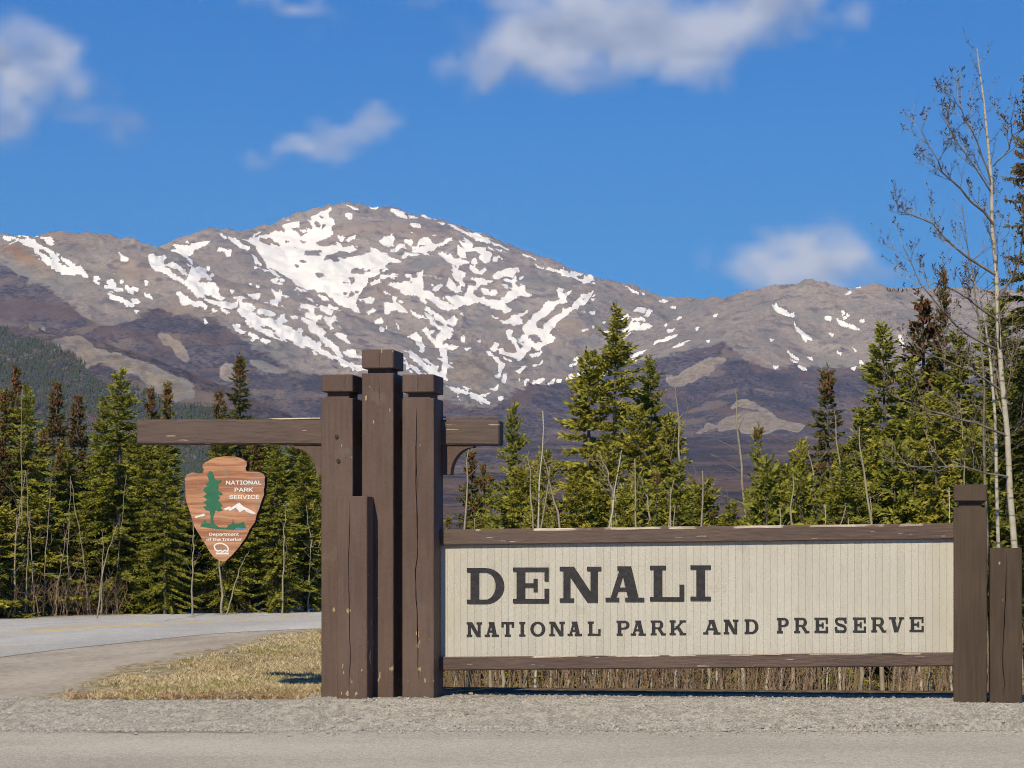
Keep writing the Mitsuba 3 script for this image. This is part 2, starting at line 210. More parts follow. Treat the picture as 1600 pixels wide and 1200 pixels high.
# Where the snow lies and what grows or crumbles on the slopes: outlines in metres on the map (x, y).
SNOW = """-1165,6157 -1155,6149 -1142,6125 -1148,6125 -1160,6140;-1151,6160 -1137,6140 -1123,6126 -1111,6140 -1108,6153 -1076,6037 -1058,5983 -1040,5921 -1040,5904 -1051,5916 -1066,5938 -1084,5962 -1095,5982 -1130,6125 -1146,6142;-1058,5983 -1039,5936 -1021,5916 -1006,5889 -986,5813 -975,5788 -981,5785 -995,5803 -1012,5885 -1028,5916 -1043,5931;-1042,5903 -1023,5868 -995,5786 -980,5775 -964,5763 -948,5748 -933,5730 -931,5721 -943,5727 -961,5744 -978,5763 -997,5776 -1019,5823 -1035,5877;-1013,5790 -995,5767 -975,5746 -959,5733 -939,5718 -954,5723 -973,5738 -994,5756;-1130,6155 -1106,6163 -1108,6163 -1129,6156;-1046,6017 -1033,6004 -1016,5960 -1022,5960 -1036,5990;-1058,6037 -1043,6043 -1031,6028 -1031,6015 -1049,6033;-975,5809 -960,5793 -945,5774 -933,5761 -927,5766 -915,5745 -903,5723 -908,5722 -920,5734 -933,5730 -941,5750 -937,5759 -949,5768 -963,5790;-890,5731 -877,5723 -882,5721;-890,5716 -873,5693 -882,5700;-862,5721 -852,5729 -841,5710 -837,5667 -820,5666 -830,5647 -862,5688 -849,5694;-832,5557 -818,5555 -822,5549;-841,5593 -792,5543 -789,5521 -798,5538 -824,5562;-864,5902 -850,5864 -833,5833 -836,5829 -848,5837;-836,5733 -826,5718 -830,5715;-819,5689 -812,5685 -810,5672;-994,5868 -981,5831 -982,5818;-802,5930 -793,5931 -786,5925 -778,5942 -771,5965 -766,5951 -767,5914 -761,5879 -749,5935 -739,5899 -727,5900 -718,5866 -716,5894 -698,5788 -700,5783 -713,5798 -725,5854 -738,5860 -748,5842 -753,5817 -750,5808 -740,5809 -732,5785 -718,5774 -707,5763 -693,5709 -699,5711 -711,5732 -728,5759 -741,5778 -758,5792 -769,5793 -780,5812 -788,5841;-942,7468 -933,7467 -918,7433 -896,7418 -887,7412 -889,7448 -870,7442 -851,7442 -837,7443 -840,7429 -860,7411 -867,7396 -878,7393 -872,7359 -878,7338 -887,7344 -883,7327 -713,5993 -716,5988 -731,6059 -741,6054 -749,6046 -926,7377 -923,7403;-722,5960 -713,5971 -701,5959 -702,6030 -694,6060 -825,7257 -814,7248 -816,7231 -683,5995 -678,6074 -783,7192 -784,7179 -672,6067 -679,6032 -664,5947 -652,5766 -675,5941 -670,5770 -673,5752 -666,5727 -662,5748 -659,5733 -664,5716 -674,5706 -692,5709 -696,5777 -707,5895 -707,5971 -713,5931;-816,7520 -795,7502 -801,7495;-794,7516 -778,7538 -757,7480 -744,7437 -725,7436 -728,7413 -749,7399 -761,7436 -778,7471;-809,7394 -802,7399 -786,7376 -769,7365 -768,7331 -777,7329 -784,7356 -804,7383;-708,5674 -701,5672 -680,5631 -665,5586 -647,5545 -657,5546 -680,5601 -692,5616 -702,5651;-654,5580 -644,5579 -636,5564 -629,5537 -638,5543 -650,5560;-693,5704 -674,5706 -654,5722 -631,5733 -625,5720 -619,5695 -626,5689 -647,5702 -654,5692 -642,5631 -656,5612 -672,5676 -682,5688;-643,5608 -626,5611 -601,5609 -578,5659 -576,5641 -577,5539 -593,5537 -608,5555 -633,5593;-589,5689 -578,5709 -565,5704 -573,5666;-813,5688 -805,5669 -809,5662;-803,5693 -791,5688 -795,5683;-808,5678 -799,5675 -794,5628;-789,5578 -780,5588 -769,5559 -781,5548;-776,5669 -759,5653 -752,5621 -765,5639;-791,5538 -778,5530 -784,5522;-772,5494 -759,5471 -764,5464;-783,5730 -776,5730 -777,5722;-601,5737 -594,5739 -597,5720;-587,5974 -571,5979 -559,5813 -564,5777;-572,5649 -547,5651 -538,5634 -544,5535 -557,5509 -569,5593;-754,7519 -736,7515 -739,7715 -722,7771 -704,7807 -689,7821 -669,7808 -660,7770 -655,7771 -660,7813 -674,7885 -661,7881 -643,7884 -624,7873 -617,7791 -649,7845 -634,7780 -616,7751 -607,7721 -598,7727 -582,7729 -594,7771 -579,7748 -572,7753 -585,7803 -600,7874 -579,7816 -593,7906 -576,7898 -567,7936 -537,7948 -532,7928 -539,7875 -534,7834 -523,7816 -520,7788 -520,7732 -513,7713 -525,7698 -546,7670 -559,7642 -546,7608 -526,7614 -504,7596 -492,7581 -501,7656 -488,7623 -478,7580 -462,7603 -451,7609 -436,7552 -452,7515 -476,7550 -491,7502 -511,7439 -518,7345 -498,7373 -486,7361 -466,7454 -427,7474 -394,7527 -398,7557 -378,7563 -370,7542 -355,7544 -340,7519 -314,7494 -316,7474 -343,7480 -350,7401 -378,7385 -421,7370 -441,7338 -440,7290 -426,7301 -390,7283 -388,7199 -396,7155 -403,7125 -405,7046 -408,6990 -395,6940 -392,6913 -403,6910 -417,6939 -436,6943 -456,7001 -480,7048 -491,7108 -514,7105 -525,7143 -556,7124 -572,7119 -598,7174 -620,7236 -655,7289 -666,7315 -685,7376 -703,7428 -713,7464 -733,7490;-788,7524 -778,7535 -751,7441 -725,7436 -727,7420 -743,7407 -759,7431 -772,7476;-664,7280 -636,7223 -613,7147 -621,7142 -646,7189;-714,7378 -697,7340 -681,7312 -682,7279 -699,7321;-490,7955 -472,7931 -452,7906 -461,7898;-485,7837 -467,7843 -465,7807 -472,7807;-471,7651 -448,7679 -449,7664 -466,7641;-637,7111 -624,7111 -625,7091 -630,7085;-544,6088 -609,7054 -518,6041 -534,6043;-692,7223 -685,7203 -687,7188;-689,7058 -684,7058 -601,6177;-671,7046 -663,7040 -584,6170;-730,7812 -740,7748 -741,7639 -743,7754;-471,5969 -454,5937 -514,6938 -431,5857 -428,5799 -417,5763 -415,5721 -412,5633 -396,5621 -386,5585 -394,5562 -368,5525 -364,5464 -385,5524 -404,5559 -419,5565 -424,5592 -420,5605 -441,5629 -442,5651 -429,5655 -414,5654 -444,5766 -444,5788 -438,5836 -452,5906;-542,6086 -604,7046 -520,6022 -516,5994 -519,5968 -513,5877 -510,5714 -524,5806 -534,5940 -524,5964 -532,6037;-586,5971 -577,5980 -572,6011 -563,6028 -560,5974 -555,5776 -576,5905;-637,7111 -624,7102 -624,7089 -633,7089;-529,5573 -523,5601 -504,5627 -491,5590 -495,5567 -515,5547 -525,5543;-568,5546 -565,5655 -550,5650 -537,5635 -545,5581 -526,5527 -517,5514 -523,5492 -511,5504 -494,5510 -484,5552 -481,5611 -476,5635 -474,5586 -465,5583 -473,5554 -474,5528 -453,5511 -442,5501 -431,5491 -419,5502 -402,5494 -400,5483 -394,5515 -389,5491 -391,5458 -372,5435 -357,5352 -353,5292 -375,5383 -391,5425 -407,5445 -420,5451 -430,5435 -438,5431 -447,5441 -455,5439 -466,5438 -454,5424 -464,5413 -477,5410 -489,5403 -502,5407 -517,5432 -531,5444 -538,5449 -526,5458 -542,5464 -538,5476 -556,5498;-527,5378 -518,5373 -503,5348 -513,5351;-497,5349 -479,5331 -488,5326;-564,5429 -552,5442 -550,5434 -557,5422 -546,5398 -533,5390 -538,5383 -554,5392;-463,5630 -455,5642 -448,5638 -459,5623;-441,5534 -436,5552 -430,5536 -431,5505 -438,5516;-511,7090 -492,7067 -478,7016 -494,7030;-418,5785 -410,5782 -409,5755 -416,5751;-617,5531 -606,5518 -610,5508;-601,5536 -578,5500 -584,5495;-637,5570 -628,5538 -633,5534;-620,5423 -610,5390 -615,5384;-391,7030 -375,7075 -361,7053 -363,7017 -375,7004;-334,7023 -309,7011 -316,7085 -303,7078 -306,7033 -292,7005 -278,6979 -269,6954 -287,6948 -298,6957 -314,6934 -319,6911 -327,6913;-375,6930 -363,6939 -362,6955 -352,6954 -356,6919 -367,6892;-340,7122 -321,7095 -332,7103;-351,6850 -333,6868 -328,6847 -342,6837;-294,5989 -319,6819 -280,5851 -285,5841;-296,6867 -287,6837 -287,6805;-378,7210 -369,7248 -355,7223 -359,7185 -374,7188;-356,7292 -334,7277 -345,7245 -355,7268;-331,7184 -305,7208 -282,7226 -276,7188 -267,7184 -263,7233 -274,7252 -254,7236 -254,7298 -246,7309 -239,7224 -241,7178 -228,7146 -217,7134 -191,7116 -169,7113 -167,7029 -189,7060 -211,7087 -233,7117 -258,7104 -279,7108 -302,7146 -320,7175;-262,6977 -247,6924 -232,6902 -219,6888 -238,6893 -256,6933;-226,6965 -200,6924 -203,6895 -220,6909;-403,5763 -381,5794 -380,5774 -386,5717 -375,5649 -381,5641 -392,5706;-497,6958 -481,6963 -394,5839 -388,5869 -389,5805 -399,5803 -409,5827 -416,5829;-369,5605 -356,5613 -345,5597 -345,5580 -332,5518 -341,5533 -359,5582;-401,5617 -391,5586 -391,5560 -369,5530 -351,5455 -338,5380 -345,5348 -363,5451 -384,5520 -395,5534;-390,5465 -366,5387 -336,5330 -316,5354 -291,5261 -279,5205 -311,5219 -341,5310 -386,5401;-341,5438 -330,5456 -318,5447 -315,5426 -303,5415 -322,5417 -335,5418;-263,6752 -250,6762 -242,6782 -235,6747 -226,6715 -204,5897 -190,5866 -188,5744 -196,5674 -197,5795 -208,5832 -250,6717;-228,6790 -217,6818 -210,6777 -213,6762 -196,6794 -207,6741 -192,6726 -185,6771 -178,6788 -169,6764 -176,6720 -171,6681 -136,5655 -135,5545 -143,5541 -141,5636 -153,5725 -191,6690 -206,6723 -219,6758;-210,6858 -199,6885 -179,6816 -186,6811;-224,5563 -210,5606 -193,5586 -183,5532 -194,5535 -211,5570;-215,5478 -195,5474 -185,5448 -209,5331;-177,5518 -154,5558 -161,5522;-378,7658 -364,7692 -344,7710 -334,7683 -340,7661 -336,7636 -351,7606 -367,7615;-343,7585 -327,7632 -308,7662 -309,7640 -326,7605 -336,7581;-307,7696 -289,7704 -283,7680 -289,7659 -302,7687;-269,7664 -264,7704 -251,7731 -237,7723 -229,7690 -215,7694 -200,7720 -189,7740 -171,7759 -182,7736 -195,7714 -213,7687 -217,7666 -231,7619 -249,7612 -285,7649 -262,7644 -237,7660 -235,7676 -249,7674;-309,7519 -304,7565 -301,7606 -285,7588 -261,7569 -270,7556 -293,7571 -298,7530;-298,7833 -269,7861 -265,7810 -284,7813;-342,7917 -311,7911 -315,7887 -334,7901;-303,7941 -278,7969 -288,7923;-271,8030 -244,8029 -241,8013 -260,8014;-234,8026 -223,8061 -229,8025;-221,7994 -200,7986 -204,7979;-190,7992 -171,8002 -149,8056 -125,8055 -106,8057 -76,7959 -75,7845 -98,7866 -122,7881 -146,7912 -171,7973;-426,7990 -397,7995 -399,7972 -421,7984;-359,7945 -322,7956 -306,8023 -321,7933 -347,7925;-209,7636 -198,7653 -186,7633 -173,7641 -163,7601 -144,7586 -137,7524 -150,7426 -165,7476 -180,7545 -194,7595;-173,7467 -154,7414 -128,7424 -130,7401 -138,7381 -128,7301 -139,7301 -155,7336 -164,7370 -161,7405;-156,7698 -144,7696 -130,7674 -152,7740 -136,7731 -128,7821 -113,7720 -114,7675 -96,7705 -76,7728 -73,7635 -91,7654 -114,7662 -134,7654 -129,7593 -138,7585 -155,7644;-115,7569 -106,7598 -97,7553 -103,7496 -112,7516;-93,7612 -82,7620 -73,7618 -72,7548 -83,7562;-118,7476 -105,7482 -89,7445 -74,7504 -71,7490 -84,7437 -100,7443 -113,7461;-277,7259 -263,7238 -255,7272 -260,7336 -253,7333 -243,7357 -244,7256 -238,7214 -239,7166 -221,7134 -279,7098 -307,7166 -331,7184 -305,7211 -279,7223 -272,7188 -263,7192;-402,7306 -385,7347 -366,7362 -359,7307 -373,7292 -387,7267;-356,7292 -336,7276 -341,7246 -354,7259;-376,7219 -358,7255 -353,7197 -368,7191;-354,7334 -344,7353 -347,7327;-214,7191 -192,7264 -188,7257 -204,7156;-177,7273 -171,7349 -159,7309 -149,7274 -150,7215 -166,7257;-148,7289 -139,7290 -141,7266 -132,7248 -148,7223;-127,7218 -119,7297 -111,7314 -104,7288 -94,7332 -101,7400 -93,7403 -90,7345 -81,7400 -79,7371 -92,7322 -112,7256;-275,7229 -265,7127 -240,7135 -208,7121 -182,7106 -160,7090 -151,7054 -167,7023 -184,7034 -207,7086 -237,7120 -270,7098;-177,7147 -158,7160 -148,7203 -143,7188 -128,7194 -121,7273 -117,7309 -109,7309 -104,7283 -106,7250 -90,7217 -75,7243 -71,7225 -30,7223 -17,7177 -13,7163 0,7160 -6,7137 -19,7100 -25,7136 -49,7145 -85,7179 -119,7143 -139,7061 -145,7045 -155,7043 -152,7090 -170,7133;-80,7308 -70,7310 -59,7298 -44,7319 -41,7304 -52,7287 -69,7281 -78,7287;-30,7273 -19,7275 -13,7307 2,7346 9,7393 35,7375 35,7345 54,7318 44,7309 26,7312 4,7256 -6,7219 -24,7188;-31,7026 -19,7003 -6,7052 0,7076 13,7079 39,7188 43,7177 32,7121 19,7078 27,7031 23,7010 8,6940 -21,6957;-206,7006 -197,6974 -182,6961 -174,6944 -161,6949 -156,6974 -150,6988 -141,6971 -145,6941 -152,6903 -165,6936 -170,6899 -158,6823 -155,6775 -163,6755 -176,6715 -171,6681 -145,5734 -137,5663 -137,5624 -139,5543 -145,5540 -143,5651 -185,6679 -192,6735 -187,6771 -178,6788 -181,6831 -172,6890 -185,6924 -197,6902 -203,6975;-161,6671 -150,6704 -133,6659 -144,6648;-117,6640 -101,6651 -109,6631;-129,6784 -122,6820 -118,6745 -126,6740;-87,6759 -79,6793 -80,6752;-53,7057 -34,7046 -44,7044;-16,6887 -8,6904 2,6904 -2,6850 -8,6822;-55,6723 -48,6744 -44,6772 -34,6762 -38,6743 -45,6622;-69,6660 -59,6622 -45,6590 -55,6590;-43,6585 -31,6568 -18,6546 -25,6511 -37,6551;-34,6725 -22,6729 -18,6714 2,6712 16,6732 34,6731 14,6613 8,6674 -16,6649;-156,5647 -137,5663 -137,5610 -138,5534 -131,5486 -131,5448 -147,5497 -154,5496 -164,5505 -177,5518 -152,5560 -156,5528 -149,5519 -142,5551 -142,5628;-214,5620 -198,5596 -181,5534 -164,5511 -155,5495 -162,5485 -177,5500 -194,5517 -211,5532;-209,5482 -192,5472 -175,5354 -187,5327 -204,5367;-133,5335 -123,5351 -105,5360 -92,5343 -72,5353 -57,5347 -44,5328 -51,5321 -65,5325 -87,5338 -106,5254 -121,5276;-98,5379 -86,5381 -89,5355;-84,5320 -74,5314 -80,5278;-37,5715 -27,5759 -33,6506 -25,6549 -17,6531 -25,6465 -24,5751 -34,5687;-45,6580 -33,6577 -31,6540 -39,6550;-22,5711 -14,5792 -12,5749 -20,5639;-45,5456 -28,5500 -36,5430;-61,5363 -45,5408 -54,5360;-26,5374 -19,5400 -18,5383;-113,7915 -100,8036 -63,7857 -86,7847 -112,7869;-115,8072 -91,8038 -59,7888 -31,7901 -10,8034 -9,7878 -26,7861 -54,7860 -85,7949;-48,7753 -28,7781 -35,7761;-110,7672 -94,7692 -76,7738 -78,7674 -59,7680 -57,7652 -65,7570 -76,7545 -93,7592 -93,7612 -84,7614;-54,7624 -39,7651 -43,7605 -54,7592;-52,7442 -42,7483 -29,7494 -20,7515 -2,7566 18,7607 21,7566 9,7497 2,7470 -18,7469 -40,7410 -51,7413;19,7467 33,7491 24,7459;14,8000 33,7878 51,7816 70,7796 42,7784;65,7743 74,7733 92,7732 74,7724;98,7725 120,7734 152,7739 166,7756 214,8091 206,7865 185,7772 191,7745 208,7758 211,7874 228,8047 244,8035 239,7821 203,7667 202,7731 186,7733 156,7719 133,7727 101,7718;-83,7307 -72,7310 -63,7296 -44,7322 -41,7308 -52,7289 -76,7282;122,7366 128,7409 146,7529 141,7384 131,7329 165,7399 153,7351 145,7275 149,7256 129,7250 114,7224 101,7213 85,7153 65,7070 48,7053 57,7135 73,7196 84,7217 84,7242 97,7258 112,7249 130,7271 126,7307;185,7324 202,7472 230,7582 227,7557 201,7351 187,7308 196,7307 233,7539 229,7484 205,7313 183,7238 162,7177 145,7153 123,7097 99,7100 127,7132 136,7154 136,7192 150,7176 163,7204 166,7256;208,7221 224,7245 215,7224;82,7227 114,7219 98,7156 80,7114 63,7049 64,6953 81,6950 84,7042 102,7106 132,7153 137,7191 143,7178 176,7215 153,7163 135,7112 114,7068 102,6960 95,6910 107,6891 104,6866 90,6849 79,6830 71,6795 59,6793 47,6817 48,6779 34,6746 30,6697 16,6618 10,6638 -14,6655 -32,6649 -32,6733 -22,6724 -20,6668 4,6706 14,6725 10,6765 -2,6805 8,6810 20,6752 35,6821 35,6838 22,6850 27,6865 45,6853 57,6834 69,6840 80,6850 66,6885 53,6886 37,6869 27,6913 29,6989 40,7020 51,7074 57,7135 73,7187;44,6736 60,6758 75,6783 68,6756 50,6711;51,6638 76,6690 74,6684 55,6625;10,6512 27,6563 37,6600 19,6501;15,5748 42,6487 64,6515 62,6506 33,6443;26,5732 50,6422 76,6413 78,6390 52,6270 29,5725;85,6334 95,6413 102,6435 99,6405 87,6320;107,6424 119,6432 116,6413 107,6410;129,6448 139,6489 154,6471 185,6700 184,6493 153,6443 130,6430;144,6702 164,6739 162,6728 148,6701;155,6755 172,6782 161,6752;208,7221 224,7245 215,7224;182,6997 199,7039 187,6991;211,7096 219,7141 213,7071;242,7199 251,7221 246,7198;242,7123 259,7137 247,7086;-26,5383 -18,5400 -22,5374;209,6359 231,6350 213,6345;181,6762 208,6786 206,6773 185,6752;333,7931 347,7878 368,7835 366,7776 348,7853;376,7895 387,7827 381,7814;424,7740 440,7824 452,7782 441,7757;454,7697 468,7675 459,7678;331,7371 354,7442 375,7494 363,7391 351,7377;356,7295 378,7478 395,7590 389,7460 370,7353;297,7286 315,7297 303,7283;293,7187 319,7245 345,7243 340,7225 306,7188;332,7203 358,7240 367,7254 377,7237 363,7218 343,7206;403,7001 409,7014 421,6939 412,6916 402,6937;363,6848 392,6855 423,6870 417,6838 391,6839 362,6839;398,6677 421,6768 425,6672 443,6673 420,6599 396,6595;296,6819 321,6834 341,6828 321,6820 295,6696;291,7094 316,7177 295,7088;409,7241 418,7235 412,7209;454,7541 456,7224 442,7206;474,6925 483,6934 475,6911;287,6428 303,6439 292,6408;242,7128 261,7140 247,7090;663,6851 676,6882 680,6840 696,6797 698,6774 712,6800 713,6778 705,6749 688,6757 673,6789 666,6823;706,6726 702,6642 712,6612 727,6587 724,6485 710,6515 713,6496 710,6479 704,6499 704,6536 694,6567 700,6663;523,7004 535,6996 528,6980;472,6920 483,6934 475,6914;470,6505 478,6507 474,6492;648,6330 660,6321 670,6286 664,6280 652,6299;648,6260 665,6263 656,6240;651,6130 678,6221 673,6129 660,6106;589,6063 602,6077 595,6063;621,6467 628,6461 618,6412;698,6339 708,6346 708,6327;792,6812 808,6806 805,6800 794,6805;822,6796 829,6793 840,6769 856,6717 863,6664 854,6692 842,6740 828,6773;791,6722 803,6709 798,6703;865,6986 888,7050 887,7029 873,6999;908,7104 920,7104 917,7071 911,7099;888,7096 895,7092 891,7088;939,6533 946,6538 939,6451 928,6415 927,6439;925,6408 933,6408 924,6324 916,6304;839,6840 846,6836 842,6832;849,6822 855,6811 851,6809;838,6816 846,6806 840,6804;871,6744 883,6725 875,6726;773,6397 784,6391 779,6385;791,6283 805,6292 796,6260;818,6334 824,6322 820,6277 816,6292;815,6428 820,6405 817,6396"""
ROCK_IN_SNOW = """-728,7739 -701,7750 -684,7710 -656,7618 -669,7624 -686,7637 -682,7542 -698,7544;-651,7680 -628,7649 -642,7655;-619,7613 -601,7566 -612,7587;-581,7535 -539,7575 -533,7556 -537,7482 -525,7408 -553,7457 -577,7463;-606,7682 -583,7647 -596,7649;-574,7805 -554,7783 -554,7761 -569,7775;-566,7887 -548,7829 -556,7821;-549,7787 -536,7782 -549,7746;-534,7245 -515,7242 -502,7235 -517,7211;-587,7389 -558,7334 -577,7346;-601,7369 -579,7320 -588,7323;-468,7185 -445,7193 -445,7223 -428,7265 -422,7227 -428,7182 -438,7174 -445,7183;-449,7118 -434,7111 -442,7098;-439,7021 -427,7132 -404,7147 -415,7110 -427,7032;-510,5462 -495,5476 -479,5461 -483,5450 -489,5461 -504,5463;-487,5416 -465,5426 -474,5418"""
PALE_SCREE = """-554,3355 -539,3375 -527,3353 -513,3323 -499,3317 -485,3321 -467,3283 -447,3263 -429,3246 -414,3232 -397,3210 -389,3144 -409,3174 -430,3183 -447,3219 -467,3219 -488,3262 -504,3297 -516,3265 -525,3273 -535,3314 -546,3326;-765,4180 -622,3468 -615,3472 -920,5270 -610,3405 -619,3415;-571,3351 -550,3342 -550,3325 -564,3327;-416,3238 -402,3222 -386,3196 -373,3164 -379,3150 -394,3145 -408,3173;-551,5073 -539,5098 -525,5113 -521,5070 -536,5050 -548,5062;-499,5150 -472,5136 -434,5147 -455,5132 -484,5131;-656,5201 -641,5207 -619,5162 -622,5138 -644,5161;-693,5285 -678,5273 -649,5214 -673,5218;342,5992 370,5960 402,5993 448,6074 471,6066 483,6066 442,5987 402,5910 371,5860 352,5895;397,5149 420,5275 443,5282 457,5299 479,5241 505,5111 552,5058 521,4896 503,4922 477,4915 447,4808 420,4910 414,4994 380,4921;306,4609 376,5183 387,5101 338,4851;439,5397 465,5550 483,5543 493,5278 509,5151 492,5248 465,5387;-132,5600 -112,5705 -104,6572 -78,6591 -54,6528 -39,5744 -46,5569 -70,5449 -94,5447 -117,5470 -130,5537"""
RUST_SCREE = """-1160,6088 -1089,5952 -1061,5894 -1012,5784 -966,5733 -969,5711 -1005,5722 -1029,5745 -1051,5743 -1089,5857 -1122,5890"""
BRUSH_LINE = """-1097,5759 -1079,5739 -1061,5711 -1043,5689 -1029,5686 -1014,5679 -993,5638 -969,5602 -942,5547 -920,5520 -899,5475 -876,5410 -854,5356 -841,5377 -822,5364 -794,5291 -786,5371 -772,5407 -755,5421 -748,5446 -741,5480 -736,5522 -709,5484 -682,5435 -658,5415 -638,5398 -619,5383 -604,5399 -580,5371 -557,5357 -531,5308 -497,5260 -463,5210 -431,5176 -392,5150 -355,5141 -316,5103 -275,5091 -231,5010 -189,4963 -140,4912 -93,4894 -46,4864 -38,5323 -26,5358 -13,5400 9,5485 31,5647 60,6260 91,6379 122,6424 153,6443 175,6479 194,6440 214,6417 264,6391 314,6382 364,6369 385,6387 406,6398 428,6418 453,6415 475,6362 495,6303 501,6186 509,6107 521,6075 537,6042 555,6024 573,6021 626,6069 691,6216 748,6285 777,6277 804,6257 825,6187 856,6092 890,6029 930,6011 1085,6270"""

ROWS = np.concatenate([np.linspace(150, 2400, 70), np.linspace(2420, 4400, 130), np.linspace(4412, 8400, 400), np.linspace(8440, 9300, 25)])
COLS = np.concatenate([np.linspace(-.262, -.202, 40), np.linspace(-.2, .2, 1240), np.linspace(.202, .262, 40)])
GX, GY = COLS[None, :] * ROWS[:, None], np.repeat(ROWS[:, None], len(COLS), 1)
GZ = height(GX, GY)


def spread(text, blur=0.8, grow=1.2):
    """The map of outlined patches over the terrain's vertices, 0 to 1."""
    m = np.zeros(GX.shape)
    for q in (points(text) if isinstance(text, str) else text):
        poly = sg.Polygon(q).buffer(0)
        if poly.is_empty:
            continue
        x0, y0, x1, y1 = poly.bounds
        rows = slice(*np.searchsorted(ROWS, [y0 - 12, y1 + 12]))
        box = (GX[rows] >= x0 - 4) & (GX[rows] <= x1 + 4)
        inside = np.zeros(box.shape, bool)
        flat = shapely.affinity.scale(poly, 1, 1 / 6, origin=(0, 0))
        thin = 2 * flat.area / max(flat.length, 1e-6)
        inside[box] = shapely.contains_xy(flat.buffer(grow * (1.7 if thin < 5 else 1)), GX[rows][box], GY[rows][box] / 6)
        m[rows] = np.maximum(m[rows], inside)
    return ndi.gaussian_filter(m, blur)


snow = spread(SNOW, .45, .6) - spread(ROCK_IN_SNOW, .5, .3)
near = ndi.gaussian_filter(np.clip(snow, 0, 1), [8, 12])
crumbs = meshkit.fbm(np.stack([GX / 22 + GY / 90, GY / 90, GZ / 30], -1), 3, 8)
snow = np.clip(snow + np.clip((crumbs - .59) * 7, 0, .8) * np.clip(near * 3.2, 0, 1), 0, 1)
line = points(BRUSH_LINE)[0]
brush = spread([np.vstack([[-3000, line[0][1]], line, [3000, line[-1][1]], [3000, 0], [-3000, 0]])], 3)
pale, rust = spread(PALE_SCREE, 1.5), spread(RUST_SCREE, 4)
cover = brush * (1 - pale) - pale - 2 * rust


def mountain_color(p, n, uv):
    s, c = uv.x, uv.y
    speck = noise(p.x * .22, p.y * .10, p.z * .30) * .6 + noise(p.x * .5, p.y * .2, p.z * .6) * .4
    big, mid, small = fbm(p.x * .004, p.y * .003, p.z * .006, 3), fbm(p.x * .02, p.y * .012, p.z * .03, 3), fbm(p.x * .09, p.y * .05, p.z * .12, 3)
    t = big * .45 + mid * .35 + small * .2 + (speck - .5) * .45
    rock = mix((.205, .178, .158), (.375, .322, .272), smoothstep(.28, .70, t))
    rock = mix(rock, (.33, .245, .17), smoothstep(.55, .70, fbm(p.x * .006 + 90, p.y * .004, p.z * .010, 4)) * .55)
    rock = mix(rock, (.205, .205, .185), smoothstep(.52, .68, fbm(p.x * .008 + 40, p.y * .006, p.z * .012, 3)) * .6)
    rock = mix(rock, (.135, .125, .128), smoothstep(.60, .74, fbm(p.x * .035 + 7, p.y * .02, p.z * .05, 3) + (speck - .5) * .2) * .75)
    low = mix((.056, .048, .054), (.150, .126, .128), smoothstep(.30, .70, t))
    low = mix(low, (.046, .047, .050), smoothstep(.56, .66, fbm(p.x * .006 + 3, p.y * .004, p.z * .012, 3) + (speck - .5) * .25) * .7)
    low = mix(low, (.040, .033, .038), smoothstep(.50, .62, noise(p.x * .13, p.y * .07, p.z * .2) * .55 + speck * .25 + big * .2) * .75)
    low = mix(low, (.16, .105, .075), smoothstep(.50, .62, fbm(p.x * .009 + 70, p.y * .005, p.z * .016, 4) + (speck - .5) * .3) * .6)
    low = mix(low, (.20, .155, .115), smoothstep(.58, .70, fbm(p.x * .012 + 11, p.y * .007, p.z * .02, 4) + (speck - .5) * .2) * .7)
    scree = mix((.19, .155, .118), (.33, .275, .205), smoothstep(.35, .65, mid * .35 + small * .35 + speck * .3))
    red = mix((.27, .165, .095), (.36, .24, .145), smoothstep(.35, .65, mid))
    rag = (mid - .5) * .9 + (small - .5) * .7 + (speck - .5) * .3
    col = mix(rock, low, smoothstep(.20, .55, c + rag * 1.5))
    col = mix(col, scree, smoothstep(.25, .75, -c + rag * 1.5) * .92)
    col = mix(col, red, smoothstep(1.25, 1.75, -c + rag))
    edge = s + (fbm(p.x * .10, p.y * .05, p.z * .14, 3) - .5) * .50 + (speck - .5) * .35
    return mix(col, (.92, .92, .92), smoothstep(.44, .52, edge))


def mountain_relief(p, n, uv):
    return fbm(p.x * .05, p.y * .03, p.z * .05, 4)


scene["mountain_ground"] = {"type": "bumpmap", "arbitrary": proc(mountain_relief, eps=1.5), "scale": 8.0,
                            "bsdf": {"type": "diffuse", "reflectance": proc(mountain_color)}}
part("mountains", (np.stack([GX, GY, GZ], -1).reshape(-1, 3), quads(0, *GX.shape)), "mountain_ground", smooth=True,
     uv=np.stack([snow, cover], -1).reshape(-1, 2), kind="structure")


def terrain_z(x, y):
    return float(height(np.array([[x]], float), np.array([[y]], float))[0, 0])


# ------------------------------------------------------------------ ground, parking lot, road
NEAR = np.array([at(x, y, 1.45 * FOCAL / (y - HORIZON))[:2] for x, y in [(-300, 1075), (-100, 1042), (0, 1026), (130, 1010), (270, 997), (330, 988), (500, 982), (700, 974)]])
FAR = np.array([at(x, y, 1.45 * FOCAL / (y - HORIZON))[:2] for x, y in [(-300, 983), (-100, 974), (0, 968), (125, 964), (250, 960), (375, 955), (500, 951), (700, 942)]])
NEAR = np.vstack([[-9.6, 5.0], [-9.2, 18.0], NEAR[1:], [3.0, 70.0], [12, 105]])
FAR = np.vstack([[-17.5, 5.0], [-17.0, 25.0], FAR[:], [3.5, 98.0], [10, 135]])


def along(line, n):
    d = np.r_[0, np.cumsum(np.linalg.norm(np.diff(line, axis=0), axis=1))]
    d = d / d[-1]
    s = np.linspace(0, 1, n)
    out = np.stack([np.interp(s, d, line[:, 0]), np.interp(s, d, line[:, 1])], -1)
    return np.stack([ndi.gaussian_filter1d(out[:, k], n / 60, mode="nearest") for k in (0, 1)], -1)


